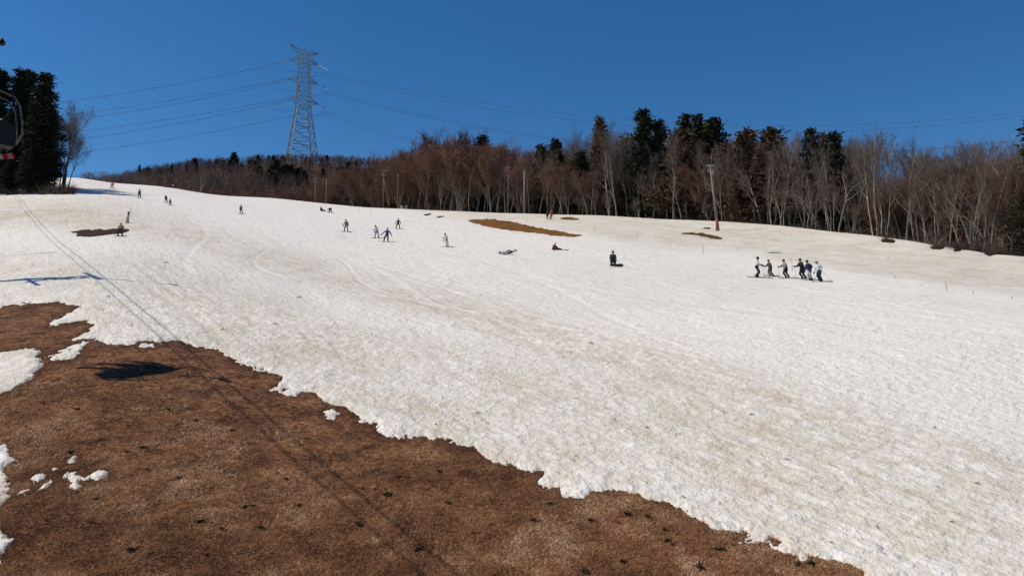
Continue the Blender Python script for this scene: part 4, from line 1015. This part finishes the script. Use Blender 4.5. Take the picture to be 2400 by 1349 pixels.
POSES = {   # pelvis, neck, head top direction, hands (right of picture first), feet;  x = right in the picture, y = away, z = up
 'stand':  dict(P=(0, 0, .90), N=(0, 0, 1.44), hd=(0, 0, 1), h=[(.30, -.05, .85), (-.30, -.05, .85)], f=[(.14, 0, .09), (-.14, 0, .09)]),
 'ski':    dict(P=(.06, 0, .84), N=(-.03, 0, 1.36), hd=(-.06, 0, 1), h=[(-.25, -.25, .98), (-.40, .15, .98)], f=[(.18, -.05, .09), (.02, .12, .09)]),
 'skilean':dict(P=(.02, 0, .82), N=(-.12, 0, 1.34), hd=(-.12, 0, 1), h=[(-.38, -.22, .98), (-.52, .18, 1.0)], f=[(.26, -.08, .09), (.10, .12, .09)]),
 'wide':   dict(P=(0, 0, .82), N=(0, .0, 1.33), hd=(0, 0, 1), h=[(.42, -.05, .80), (-.40, -.05, .80)], f=[(.27, 0, .09), (-.27, 0, .09)]),
 'star':   dict(P=(0, 0, .84), N=(.03, 0, 1.36), hd=(.0, 0, 1), h=[(.50, -.05, .84), (-.66, -.05, .86)], f=[(.12, -.05, .09), (-.36, 0, .09)]),
 'walk':   dict(P=(0, 0, .88), N=(-.06, 0, 1.40), hd=(-.1, 0, 1), h=[(.05, -.15, .80), (-.30, .1, .85)], f=[(.24, 0, .09), (-.12, 0, .09)]),
 'boardl': dict(P=(.05, 0, .86), N=(-.10, 0, 1.36), hd=(-.18, 0, 1), h=[(-.02, -.25, .82), (-.28, .2, .82)], f=[(.28, 0, .10), (-.14, 0, .10)]),
 'board':  dict(P=(0, .02, .86), N=(-.03, 0, 1.38), hd=(-.05, 0, 1), h=[(.30, -.1, .82), (-.36, -.15, .78)], f=[(.24, 0, .10), (-.20, 0, .10)]),
 'slope':  dict(P=(.0, 0, .86), N=(-.14, 0, 1.36), hd=(-.12, 0, 1), h=[(.04, -.2, .86), (-.34, .1, .74)], f=[(.22, .03, .09), (.05, -.03, .09)]),
 'bend':   dict(P=(.10, .02, .78), N=(-.28, -.05, .80), hd=(-.6, 0, -.3), h=[(-.20, -.1, .28), (-.26, .1, .28)], f=[(.30, 0, .10), (-.14, 0, .10)]),
 'sit':    dict(P=(0, 0, .14), N=(-.08, 0, .66), hd=(.05, 0, 1), h=[(.18, -.15, .20), (.05, .2, .14)], f=[(.78, -.03, .12), (.74, .18, .12)]),
 'sitlean':dict(P=(0, 0, .14), N=(.12, 0, .58), hd=(.35, 0, 1), h=[(.45, -.15, .28), (.40, .2, .24)], f=[(.85, -.03, .12), (.80, .18, .12)]),
 'kneel':  dict(P=(-.02, .1, .46), N=(0, .02, 1.03), hd=(0, 0, 1), h=[(.22, -.2, .45), (-.22, -.15, .42)], f=[(.14, -.18, .12), (-.20, -.18, .12)]),
 'lie':    dict(P=(.0, 0, .18), N=(-.50, .05, .22), hd=(-1, 0, .2), h=[(-.30, -.30, .12), (-.75, .25, .12)], f=[(.55, -.1, .42), (.60, .18, .34)]),
 'chair':  dict(P=(0, 0, .0), N=(0, -.1, .52), hd=(0, .05, 1), h=[(.20, .38, .12), (-.20, .38, .12)], f=[(.12, .48, -.46), (-.12, .48, -.46)]),
}

def skin_mesh(verts, edges, radii, root):
    me = bpy.data.meshes.new('sk'); me.from_pydata([tuple(v) for v in verts], edges, []); ob = bpy.data.objects.new('sk', me); COL.objects.link(ob)
    ob.modifiers.new('skin', 'SKIN'); 
    if not me.skin_vertices: me.skin_vertices.new() if hasattr(me.skin_vertices, 'new') else None
    sk = me.skin_vertices[0].data
    for i, r_ in enumerate(radii): sk[i].radius = (r_, r_) if np.isscalar(r_) else r_; sk[i].use_root = (i == root)
    sb = ob.modifiers.new('sub', 'SUBSURF'); sb.levels = 1; sb.render_levels = 1
    return ob

PENDING = []
def person(loc, pose, size, jacket, trousers, hat, face, label, glove=CHAR, boots=CHAR, hat_kind='helmet', face_dir=(0, -1), mirror=False, scale_pose=None, parent_rot=0, goggles=True, hair=None, fat=1.0):
    p = POSES[pose]; mx = -1 if mirror else 1
    g = lambda v: np.array([v[0]*mx, v[1], v[2]], float)
    P, N = g(p['P']), g(p['N']); hd = nrm(g(p['hd'])); F = nrm(np.array([face_dir[0], face_dir[1], 0.])); Rt = np.array([F[1], -F[0], 0.])
    hands = [g(h) for h in p['h']]; feet = [g(f) for f in p['f']]
    V = []; E = []; RD = []; ZN = []
    def add(v, r_): V.append(np.array(v, float)); RD.append(r_); return len(V)-1
    up = nrm(N-P)
    iP = add(P, .155*fat); iW = add(P+(N-P)*.38, .145*fat); iC = add(P+(N-P)*.74, .165*fat); iN = add(N, .062); iH = add(N+hd*.11, .078); iT = add(N+hd*.20+F*.01, .092); iU = add(N+hd*.27, .055)
    iF = add(N+hd*.135+F*.075, .04)
    for a, b, z in ((iP, iW, 0), (iW, iC, 0), (iC, iN, 0), (iN, iH, 1), (iH, iT, 1), (iT, iU, 1), (iH, iF, 1)): E.append((a, b)); ZN.append(z)
    sd = nrm(np.cross(F, up)); 
    for i, h in enumerate(hands):
        s = 1 if (h-P)@sd >= (hands[1-i]-P)@sd else -1
        S = N-up*.075+sd*s*.175*fat; W = h; el = ik(S, W, .29, .27, -F*.7+sd*s*.6-np.array([0, 0, .6]))
        a = add(S, .075*fat); b = add(el, .06*fat); c = add(W, .045); wd = nrm(W-el); d = add(W+wd*.09, .048); e = add(W+wd*.15+F*.02, .028); t = add(W+wd*.05+F*.06, .022)
        for q in ((iC, a, 0), (a, b, 0), (b, c, 0), (c, d, 3), (d, e, 3), (c, t, 3)): E.append(q[:2]); ZN.append(q[2])
    for i, f in enumerate(feet):
        s = 1 if (f-P)@sd >= (feet[1-i]-P)@sd else -1
        Hh = P+sd*s*.095-up*.04; An = f; kn = ik(Hh, An, .43, .42, F+np.array([0, 0, .25])+sd*s*.1)
        a = add(Hh, .105*fat); b = add(kn, .078*fat); c = add(An+np.array([0, 0, .02]), .066); d = add(An+F*.16-np.array([0, 0, .03]), .05); e = add(An-F*.06-np.array([0, 0, .03]), .05)
        for q in ((iP, a, 2), (a, b, 2), (b, c, 2), (c, d, 4), (c, e, 4)): E.append(q[:2]); ZN.append(q[2])
    k_ = size/1.72; Vw = np.array(V)*k_
    ob = skin_mesh(Vw, E, [r_*k_*1.22 for r_ in RD], iP)
    mats = [cloth(jacket), M_skin, cloth(trousers), cloth(glove), cloth(boots, .6)]
    root = empty('person', loc, parent_rot); tag(root, label, 'person')
    PENDING.append((ob, root, Vw, E, ZN, mats))
    # headgear and goggles are worn: parts of the person
    c = Vector((N+hd*.205)*k_); q = Vector(hd).to_track_quat('Z', 'Y').to_matrix()
    mb = MB(); Q3 = np.array(q)
    def bl(cc, r_, zmin): 
        m2 = MB(); m2.ball((0, 0, 0), r_, 10, 7, zmin); VV = m2.v[0]@Q3.T+np.array(cc); mb._add(VV, (), m2.q[0])
    if hat_kind == 'helmet': bl(c-Vector(hd*.02*k_), np.array([.112, .122, .13])*k_, -.75)
    elif hat_kind == 'beanie':
        bl(c, np.array([.108, .112, .135])*k_, -.5); bl(np.array(c)+hd*.15*k_, np.array([.035]*3)*k_, -1)
    elif hat_kind == 'cap':
        bl(c, np.array([.108, .112, .105])*k_, 0.0); m2 = MB(); m2.box(np.array(c)+(F*.13+hd*.01)*k_, np.array([.14, .14, .02])*k_); mb._add(m2.v[0], (), m2.q[0])
    elif hat_kind == 'hood': bl(c-Vector(F*.02*k_), np.array([.125, .125, .14])*k_, -.6)
    hm = mb.build({'helmet': 'helmet', 'beanie': 'hat', 'cap': 'cap', 'hood': 'hood'}[hat_kind], cloth(hat, .5), root)
    if hair is not None:
        m2 = MB(); m2.tube([(N+hd*.16-F*.08)*k_, (N+hd*.0-F*.12)*k_, (N-hd*.22-F*.12)*k_], [.07*k_, .065*k_, .02*k_], 6); m2.build('hair', cloth(hair), root)
    if goggles:
        m2 = MB(); m2.ball(np.array(N+hd*.165+F*.085)*k_, np.array([.075, .06, .04])*k_, 8, 6); m2.build('goggles', M_goggle, hm)
    return root, k_, {'hands': [Vector(h*k_) for h in hands], 'feet': [Vector(f*k_) for f in feet]}

def slope_pt(x, y): return Vector((x, y, float(snow_z(x, y)[0])))
def plank(a, b, width, colours, name, label, cat, group=None, tipup=.10, thick=.025, lift=.03, roll=None, n=14, bindings=()):
    """ski or snowboard lying on the snow from a to b (plan), tips curved up, rounded in outline"""
    a = np.array(a, float); b = np.array(b, float); d = b-a; L = np.linalg.norm(d); t = np.linspace(0, 1, n); d2 = nrm(d)
    sd = nrm(np.cross(d2, np.array([0, 0, 1.]))) if roll is None else nrm(np.array(roll, float)); nu = nrm(np.cross(sd, d2))
    w = width/2*np.clip(np.sqrt(1-np.clip((np.abs(t-.5)*2-.84)/.16, 0, 1)**2), .12, 1)*(.9+.1*np.cos((t-.5)*math.pi*2+math.pi))
    up = tipup*(np.clip((np.abs(t-.5)*2-.78)/.22, 0, 1)**2)
    C = a[None, :]+d[None, :]*t[:, None]+nu[None, :]*(up+lift)[:, None]
    V = []
    for i in range(n): V += [C[i]-sd*w[i]-nu*thick/2, C[i]+sd*w[i]-nu*thick/2, C[i]+sd*w[i]+nu*thick/2, C[i]-sd*w[i]+nu*thick/2]
    Q = []; mi = []
    for i in range(n-1):
        for j in range(4): Q.append((i*4+j, i*4+(j+1) % 4, (i+1)*4+(j+1) % 4, (i+1)*4+j)); mi.append(min(int(t[i]*len(colours)), len(colours)-1))
    Q += [(0, 3, 2, 1), ((n-1)*4, (n-1)*4+1, (n-1)*4+2, (n-1)*4+3)]; mi += [0, len(colours)-1]
    o = mesh_np(name, np.array(V)-a, np.array(Q), [cloth(c, .4) for c in colours], None, False, mi, tuple(a)); tag(o, label, cat, group)
    for f in bindings:
        m2 = MB(); p = d*f+nu*(lift+.03); m2.box(p, (.20, .20, .06)); m2.build('binding', M_boot, o, False)
    return o
def pole(top, bot, label, group=None):
    top = np.array(top, float); bot = np.array(bot, float); e = empty('ski_pole', Vector(bot)); tag(e, label, 'ski pole', group); d = top-bot
    MB().tube([(0, 0, 0), d*.96], .011, 5).build('shaft', cloth(GREYC, .4), e); MB().tube([d*.88, d*1.03], .02, 6).build('grip', M_black, e)
    m2 = MB(); m2.tube([nrm(d)*.05, nrm(d)*.065], .045, 8); m2.build('basket', M_black, e)

def ground_dir(p, ang, L):
    """two ends of a plank of length L through p, turned by ang in plan, resting on the slope"""
    c, s = math.cos(ang)*L/2, math.sin(ang)*L/2
    a = slope_pt(p.x-c, p.y-s); b = slope_pt(p.x+c, p.y+s); return np.array(a), np.array(b)

def put(u, v, hpx, pose, jacket, trousers, hat, label, gear=None, gcol=(CHAR,), gang=0.0, glen=None, std=1.72, poles=None, **kw):
    p = on_slope(u, v); p.z = float(snow_z(p.x, p.y)[0]); size = float(np.clip(hpx*p.y/F_PX, 1.15, 1.95))
    root, k_, J = person(p+Vector((0, 0, .02)), pose, size, jacket, trousers, hat, None, label, **kw)
    who = label
    if gear == 'board':
        f = [p+J['feet'][0], p+J['feet'][1]]; c = (f[0]+f[1])/2; a, b = ground_dir(c, gang, (glen or 1.5)*k_)
        plank(a, b, .27*k_, gcol, 'snowboard', 'snowboard under the '+who.split(',')[0], 'snowboard', bindings=(.34, .66))
    elif gear == 'skis':
        for i, ft in enumerate(J['feet']):
            c = p+ft+Vector((0, -.06+.12*i, 0)); a, b = ground_dir(c, gang, (glen or 1.45)*k_); plank(a, b, .085*k_, gcol, 'ski', ('right' if i == 0 else 'left')+' ski of the '+who.split(',')[0], 'ski', tipup=.12)
    if poles:
        for i, (dx, dy) in poles.items():
            h = p+J['hands'][i]; b = slope_pt(h.x+dx, h.y+dy); pole(h+Vector((0, -.02, .05)), b, ('near' if i == 0 else 'far')+' pole of the '+who.split(',')[0])
    return root, p

# far skiers on the crest
put(263, 443, 18, 'wide', (.42, .37, .22), DKRED, BLACK, 'snowboarder in a pale yellow top by the tree shadow', 'board', (CHAR,), .05)
put(281, 431.5, 13, 'stand', CHAR, BLACK, WHITE, 'dark clad skier with white hat on the left skyline')
put(388, 440.0, 18, 'stand', RED, DKRED, (.3, .12, .1), 'distant skier in red standing on the skyline', 'skis', (CHAR,), .2)
put(405, 441.5, 10, 'stand', WHITE, CHAR, BLACK, 'tiny skier in white on the skyline right of the red skier', std=1.3)
put(327, 466, 22, 'walk', MAROON, BLACK, BLACK, 'dark maroon skier striding high on the left slope', 'skis', (CHAR,), .0)
put(389, 477, 20, 'boardl', CHAR, BLACK, BLACK, 'black clad skier with bent arms beside a small child', 'skis', (LGREY,), .0)
put(399, 483, 17, 'walk', BLACK, BLACK, BLACK, 'small child in black on the upper left slope', 'skis', (CHAR,), .1)
put(282, 555, 33, 'wide', TAN, BLACK, TAN, 'snowboarder in a broad tan jacket in front of the dark bare patch', 'board', (CHAR,), .02, fat=1.25)
put(565, 503, 22, 'walk', BROWN, DKRED, BROWN, 'snowboarder in brown jacket and red trousers', 'board', (CHAR,), .02, mirror=False)
r_, p_ = put(753, 496, 20, 'sit', BLACK, BLACK, BLACK, 'black clad snowboarder sitting beside a bending companion', std=1.7)
plank(*ground_dir(p_+Vector((.85, 0, 0)), .05, 1.4), .27, (CHAR,), 'snowboard', 'snowboard at the feet of the sitting black snowboarder', 'snowboard')
put(774, 500, 21, 'bend', BLACK, CHAR, BLACK, 'black clad snowboarder bending over a board', 'board', (CHAR,), .0)
put(811, 545, 30, 'board', MAUVE, MAUVE, CHAR, 'snowboarder in a mauve grey suit', 'board', (BLACK,), -.02)
put(882, 560, 32, 'boardl', LGREY, GREYC, BLACK, 'snowboarder in pale grey suit and black helmet looking down', 'board', (BLACK,), -.01, 1.6)
put(907, 569, 35, 'star', BLUE, BLACK, LGREY, 'skier in blue jacket with arms spread wide', 'skis', (CHAR,), -.05, hat_kind='beanie', poles={0: (.25, -.1), 1: (-.35, .1)})
put(933, 538, 26, 'wide', BLACK, BLACK, BLACK, 'black clad snowboarder standing alone in mid slope', 'board', (LGREY,), -.05, hat_kind='hood')
put(1046, 581, 34, 'slope', CREAM, CREAM, CHAR, 'skier in a cream suit with dark hair', 'skis', (CHAR,), -.03, hair=(.03, .02, .018), hat_kind='beanie')
# lying snowboarder with raised board
r_, p_ = put(1186, 599, 36, 'lie', LGREY, GREYC, CHAR, 'snowboarder in white lying on the snow')
plank(np.array(p_)+np.array([.15, -.1, .10]), np.array(p_)+np.array([1.15, .2, .55]), .28, (BLACK, BLACK, WHITE, WHITE), 'snowboard', 'white tipped snowboard raised by the lying snowboarder', 'snowboard', roll=(.25, .3, -.9))
r_, p_ = put(1298, 588, 35, 'sitlean', RED, BLACK, WHITE, 'snowboarder in red jacket and white helmet sitting on the snow', mirror=False)
plank(*ground_dir(p_+Vector((.95, 0, 0)), -.4, 1.5), .27, (BLACK,), 'snowboard', 'black snowboard at the feet of the sitting red snowboarder', 'snowboard')
r_, p_ = put(1437, 627, 48, 'kneel', TEAL, BLACK, BLACK, 'dark clad snowboarder kneeling over a black board', fat=1.1)
plank(np.array(p_)+np.array([-.35, -.3, .12]), np.array(p_)+np.array([.9, -.3, .10]), .27, (BLACK, CHAR), 'snowboard', 'black snowboard tipped on edge by the kneeling snowboarder', 'snowboard', roll=(0, .35, -.93))
put(1283, 515, 19, 'stand', CHAR, BLACK, BLACK, 'dark clad skier beside the red jacketed one at the wood edge')
put(1292, 515.5, 21, 'slope', RED, DKRED, (.5, .2, .2), 'skier in red standing by the pale beech at the wood edge', 'skis', (CHAR,), 0, mirror=True)
# group of six skiers on the right
S6 = dict(glen=1.65, gang=-.06)
put(1776, 653, 51, 'ski', CREAM, BLACK, BLACK, 'instructor in a cream jacket and black hat facing the group', 'skis', (CHAR,), -.05, mirror=True, poles={0: (-.8, -.05), 1: (.28, .1)}, face_dir=(1, -.2), hat_kind='helmet')
put(1806, 650, 42, 'skilean', BROWN, (.07, .05, .04), BROWN, 'skier in brown jacket nearest to the instructor', 'skis', (CHAR,), -.06, poles={1: (.35, -.1)}, face_dir=(-1, -.3))
put(1842, 654, 46, 'skilean', GREYC, BLACK, CHAR, 'skier in grey jacket, third in the group of six', 'skis', (CHAR,), -.06, poles={1: (-.12, -.1)}, face_dir=(-1, -.4))
put(1881, 656, 51, 'skilean', BLACK, BLACK, (.05, .05, .045), 'tallest skier, all in black, fourth in the group of six', 'skis', (CHAR,), -.06, poles={1: (.05, -.1)}, face_dir=(-1, -.3))
put(1898, 660, 50, 'slope', NAVY, LGREY, BLACK, 'skier in navy jacket and pale grey trousers, fifth in the group', 'skis', (CHAR,), -.06, face_dir=(-1, -.5))
put(1921, 663, 52, 'slope', (.55, .57, .66), NAVY, (.6, .55, .55), 'skier in white jacket and navy trousers closing the group', 'skis', (CHAR,), -.06, poles={0: (.9, -.1)}, face_dir=(-1, -.4), hat_kind='cap')

# riders on the chair
cm = ch.matrix_basis
for i, (xx, jk, tr_, lb) in enumerate([(.95, BLACK, BLACK, 'rider in black on the chairlift chair, nearest to the picture'), (.2, CHAR, DKRED, 'rider in red trousers on the chairlift chair'), (-.6, NAVY, BLACK, 'rider in navy at the far end of the chairlift chair')]):
    w = cm @ Vector((xx, .2, zs_+.18))
    person(w, 'chair', 1.75, jk, tr_, BLACK, None, lb, face_dir=(0, 1), parent_rot=CHR)
w = cm @ Vector((.95, .72, zs_-.36))
wa = np.array(w)+np.array([-.45, 0, -.10]); wb = np.array(w)+np.array([.72, .25, .10])
plank(wa, wb, .24, (LGREY, LGREY, BLACK, LGREY, RED, (.5, .2, .22), RED), 'snowboard', 'white and red patterned snowboard hanging from a chairlift rider', 'snowboard', roll=(.1, .5, -.86))

for xx, cc, lb in ((.2, (CHAR, BLUE), 'dark blue snowboard added below the middle chairlift rider to enlarge the shadow'), (-.6, (BLACK,), 'black snowboard hanging from the far chairlift rider')):
    w = np.array(cm @ Vector((xx, .72, zs_-.42))); plank(w+np.array([-.7, -.1, -.12]), w+np.array([.65, .2, .05]), .26, cc, 'snowboard', lb, 'snowboard', roll=(.1, .8, -.5))  # boards fill out the chair's shadow; the middle one is added for it
# grow the bodies
bpy.context.view_layer.update()
dg = bpy.context.evaluated_depsgraph_get()
for ob, root, Vw, E, ZN, mats in PENDING:
    me = bpy.data.meshes.new_from_object(ob.evaluated_get(dg)); me.name = 'body'
    n = len(me.polygons); cen = np.zeros(n*3, np.float32); me.polygons.foreach_get('center', cen); cen = cen.reshape(-1, 3)
    best = np.full(n, 1e9); zi = np.zeros(n, np.int32)
    for (a, b), z in zip(E, ZN):
        A, B = Vw[a], Vw[b]; d = B-A; t = np.clip((cen-A)@d/(d@d+1e-9), 0, 1); q = np.linalg.norm(cen-A-t[:, None]*d, axis=1)
        if z == 1: q = q*1.0
        up_ = q < best; best[up_] = q[up_]; zi[up_] = z
    me.materials.clear()
    for m in mats: me.materials.append(m)
    me.polygons.foreach_set('material_index', zi); me.polygons.foreach_set('use_smooth', np.ones(n, bool))
    o = bpy.data.objects.new('body', me); COL.objects.link(o); o.parent = root
    sk = ob.data; bpy.data.objects.remove(ob); bpy.data.meshes.remove(sk)

# ------------------------------------------------------------------ poles, posts and other small things
M_wood = noisy_mat('weathered_wood', [(.3, (.11, .085, .065)), (.7, (.24, .19, .15))], 3, .9, 4, .2, (1, 1, .2))
M_conc = noisy_mat('concrete_pole', [(.3, (.20, .19, .175)), (.7, (.32, .31, .29))], 2, .85, 4, 0, (1, 1, .3))
M_upole = noisy_mat('pole_concrete', [(.3, (.13, .115, .10)), (.7, (.22, .20, .18))], 2, .85, 4, 0, (1, 1, .3))
M_box = noisy_mat('pale_enamel', [(.3, (.30, .30, .29)), (.7, (.46, .46, .45))], 4, .6, 3)
M_redpad = noisy_mat('red_pad', [(.3, (.38, .07, .075)), (.7, (.55, .16, .17))], 2.5, .7, 4)
M_white = mat('white_porcelain', (.5, .5, .5), .3); M_grins = mat('grey_porcelain', (.42, .43, .44), .4)
def height_to(p, v): 
    u, _ = uv_of(p.x, p.y, p.z); return float(pix(u, v)[1])*p.y-p.z

p = on_slope(1684, 542); up_ = empty('utility_pole', p); tag(up_, 'tall concrete utility pole with red pad at its foot, at the wood edge', 'utility pole')
h = height_to(p, 386); tx_ = -(1684-1668)*p.y/F_PX
MB().tube([(0, 0, -.4), (tx_*.5, 0, h*.5), (tx_, 0, h)], [.23, .18, .12], 10).build('pole', M_upole, up_)
for z, L in ((h-.35, 1.1), (h-1.05, .9)):
    a_ = MB().box((tx_*z/h, -.22, z), (L, .09, .1)).build('crossarm', M_conc, up_, False)
    for f in (-.45, -.2, .2, .45):
        m2 = MB(); m2.tube([(tx_*z/h+f*L, -.22, z+.05), (tx_*z/h+f*L, -.22, z+.16), (tx_*z/h+f*L, -.22, z+.3)], [.045, .06, .03], 6); m2.build('insulator', M_grins, a_)
MB().tube([(tx_+.35, -.1, h-1.9), (tx_+.35, -.1, h-1.2)], .26, 10).build('transformer', M_lsteel, up_)
MB().tube([(.28, -.1, 2.6), (tx_+.38, -.1, h-1.9)], .035, 5).build('conduit', M_lsteel, up_)
m2 = MB(); m2.tube([(-.29, -.05, 0), (-.30, -.05, 1.0), (-.33, -.05, 1.9)], [.14, .13, .10], 8); m2.build('pad', M_redpad, up_)
# slack wires from the pole into the wood
q0 = p+Vector((tx_, 0, h-.3))
for i, (du, dv, yy, lb) in enumerate([(1935, 470, 112, 'thin wire running right from the utility pole')]):
    t_, s_ = pix(du, dv); B = np.array([float(t_)*yy, yy, float(s_)*yy])
    o = MB().tube(sag_curve(np.array(q0)-np.array([0, 0, 1.2*i]), B, 1.0, 24), .018, 4, False).build('wire', M_lsteel); tag(o, lb, 'wire')

posts = [(738, 476, 418, .10, M_wood, 0, 'left pole of the thin pair at the snow edge below the pylon'), (764, 478, 420, .11, M_wood, 0, 'pale pole of the thin pair at the snow edge below the pylon'), (898, 487, 400, .11, M_wood, 0, 'braced wooden pole at the edge of the brown wood'),
         (932, 489, 406, .10, M_wood, 0, 'pale wooden pole right of the braced pole'), (1191, 500, 391, .11, M_wood, 0, 'dark wooden pole with small crossarms before the brown wood'), (1229, 502, 399, .15, M_conc, 0, 'smooth pale grey pole before the brown wood')]
for u, vb, vt, r_, m_, ln, lb in posts:
    b = beyond(u, 1.0); e = empty('wooden_pole' if m_ is M_wood else 'pale_pole', b); tag(e, lb, 'pole'); hh = height_to(b, vt)
    MB().tube([(0, 0, -.5), (0, 0, hh*.5), (0, 0, hh)], [r_*1.15, r_, r_*.75], 8).build('shaft', m_, e)
    if u in (738, 898, 1191):
        for z in (hh-.3, hh-1.2):
            ca = MB().box((0, -.15, z), (1.1, .08, .1)).build('crossarm', M_wood, e, False)
            for f in (-.45, .45): MB().tube([(f, -.15, z+.05), (f, -.15, z+.3)], [.08, .05], 6).build('insulator', M_white, ca)
    if u == 898: MB().tube([(1.9, 0, -.4), (.1, 0, hh*.78)], [.13, .1], 7).build('brace', M_wood, e)

# small cabinet and leaning yellow sign at the snow edge
b = beyond(941, .3); e = empty('cabinet', b); tag(e, 'small grey cabinet on legs at the edge of the brown wood', 'cabinet')
MB().box((0, 0, 1.15), (.75, .5, .8)).build('box', M_box, e, False)
for s in (-.3, .3): MB().box((s, 0, .3), (.07, .4, .95)).build('leg', M_lsteel, e, False)
b = beyond(949, .2); c, s = math.cos(.45), math.sin(.45)
M_yel = noisy_mat('yellow_board', [(.3, (.42, .30, .08)), (.7, (.55, .42, .14))], 4, .7)
e = empty('leaning_sign', b); tag(e, 'yellow board leaning on a post beside the small cabinet', 'sign')
MB().box((.1, 0, .9), (.28, .05, 1.7), [(c, 0, s), (0, 1, 0), (-s, 0, c)]).build('board', M_yel, e, False); MB().tube([(-.25, .08, -.2), (.35, .08, 1.2)], .05, 6).build('post', M_wood, e)
b = beyond(983, .2); o = MB().box((0, 0, .35), (.9, .6, .8)).build('cabinet', M_box, smooth=False); o.location = b; tag(o, 'low pale box at the snow edge before the brown wood', 'box')

# net wrapped post by the dark bare patch, with a slender wand beside it
p = on_slope(299, 524); e = empty('padded_post', p); tag(e, 'post wrapped in pale netting with dark top behind the tan snowboarder', 'post')
M_net = noisy_mat('netting', [(.35, (.22, .21, .19)), (.6, (.55, .53, .5))], 14, .9, 3)
k_ = p.y/F_PX
MB().tube([(-.05, 0, -.1), (0, 0, 16*k_), (.02, 0, 22*k_)], [.24, .15, .1], 8).build('netting', M_net, e)
MB().tube([(.03, 0, 22*k_), (.05, 0, 29*k_)], .10, 8).build('post_top', M_black, e)
p = on_slope(302, 508); o = MB().tube([(0, 0, -.2), (.18, 0, 14*k_), (.35, 0, 26*k_)], [.035, .03, .02], 5).build('slope_wand', M_wood); o.location = p; tag(o, 'slender wand leaning beside the netting wrapped post', 'wand')

# marker wands along the roped edge
wands = [(842, 496, 478, 0), (869, 503, 484, 0), (1234, 521, 503, 0), (1101, 506, 492, 0), (1226, 511, 497, 0), (1394, 541, 520, 0), (1495, 559, 544, 0), (1362, 527, 515, 0), (1648, 597, 568, 0), (1696, 573, 566, 0), (1729, 587, 579, 0), (1857, 637, 609, 0), (2098, 656, 646, 0), (2161, 672, 664, 0), (2219, 683, 658, 1), (2282, 690, 680, 0), (2372, 703, 694, 0), (1853, 612, 604, 0), (1606, 556, 549, 0)]
M_bamboo = noisy_mat('bamboo', [(.3, (.14, .12, .08)), (.7, (.26, .22, .15))], 4, .7); M_orange = mat('orange_plastic', (.62, .10, .03), .6)
names = {0: 'first', 1: 'second', 2: 'third', 3: 'fourth', 4: 'fifth', 5: 'sixth', 6: 'seventh', 7: 'eighth', 8: 'ninth', 9: 'tenth', 10: 'eleventh', 11: 'twelfth', 12: 'thirteenth', 13: 'fourteenth', 14: 'fifteenth', 15: 'sixteenth', 16: 'seventeenth', 17: 'eighteenth', 18: 'nineteenth'}
wands.sort()
for i, (u, vb, vt, c_) in enumerate(wands):
    p = on_slope(u, vb); hh = (vb-vt)*p.y/F_PX; ln = rng.uniform(-.08, .03)*hh
    o = MB().tube([(0, 0, -.2), (ln*.5, 0, hh*.5), (ln, 0, hh)], [.028, .024, .018], 5).build('marker_wand', M_orange if c_ else M_bamboo); o.location = p
    tag(o, 'orange marker wand at the edge of the groomed snow on the right' if c_ else names[i]+' thin marker wand from the left along the slope edge', 'marker', 'marker wands along the slope edge')
# half buried stick, debris and shrubs in their melt holes at the right
p = on_slope(1811, 595); o = MB().tube([(-.9, .25, .1), (0, 0, .16), (.5, -.1, .14), (.85, -.3, .05)], [.03, .06, .055, .03], 6).build('stick', M_bark_dark); o.location = p; tag(o, 'dark stick lying on the snow above the group of skiers', 'stick')
for i, (u, v) in enumerate([(2080, 565), (2196, 581), (2244, 586), (2321, 595)]):
    p = on_slope(u, v); put_shrub(p, rng.uniform(.7, 1.0), ['bare shrub in the first dark melt hole right of the wood edge', 'bare shrub in the wide dark melt hole on the right', 'low bare shrub between two dark melt holes', 'tall bare shrub in the rightmost dark melt hole'][i], 'shrubs in melt holes')
# twigs and bits on the dirty snow
bits = [(1515, 1009), (2231, 1230), (1948, 1280), (2058, 1244), (1762, 978), (1110, 998), (1020, 1003), (1120, 975), (2420, 1070), (1600, 1172), (1845, 1085), (645, 765), (700, 702), (520, 780), (310, 770), (255, 700), (390, 620), (1385, 810), (1440, 990), (2290, 1140), (2190, 1010)]
for i, (u, v) in enumerate(bits):
    p = on_slope(u, v); p.z = float(snow_z(p.x, p.y)[0]); a = rng.uniform(0, 6.28); m2 = MB()
    m2.tube([(-.10*math.cos(a), -.10*math.sin(a), .01), (0, 0, .04), (.12*math.cos(a+.4), .12*math.sin(a+.4), .03)], [.01, .014, .006], 5); m2.tube([(0, 0, .04), (.06*math.cos(a+1.6), .06*math.sin(a+1.6), .09)], [.009, .004], 4)
    o = m2.build('twig', M_bark_dark); o.location = p; s_ = p.y/24; o.scale = (s_, s_, s_); tag(o, 'small dark twig lying on the dirty snow', 'twig', 'twigs scattered on the snow')
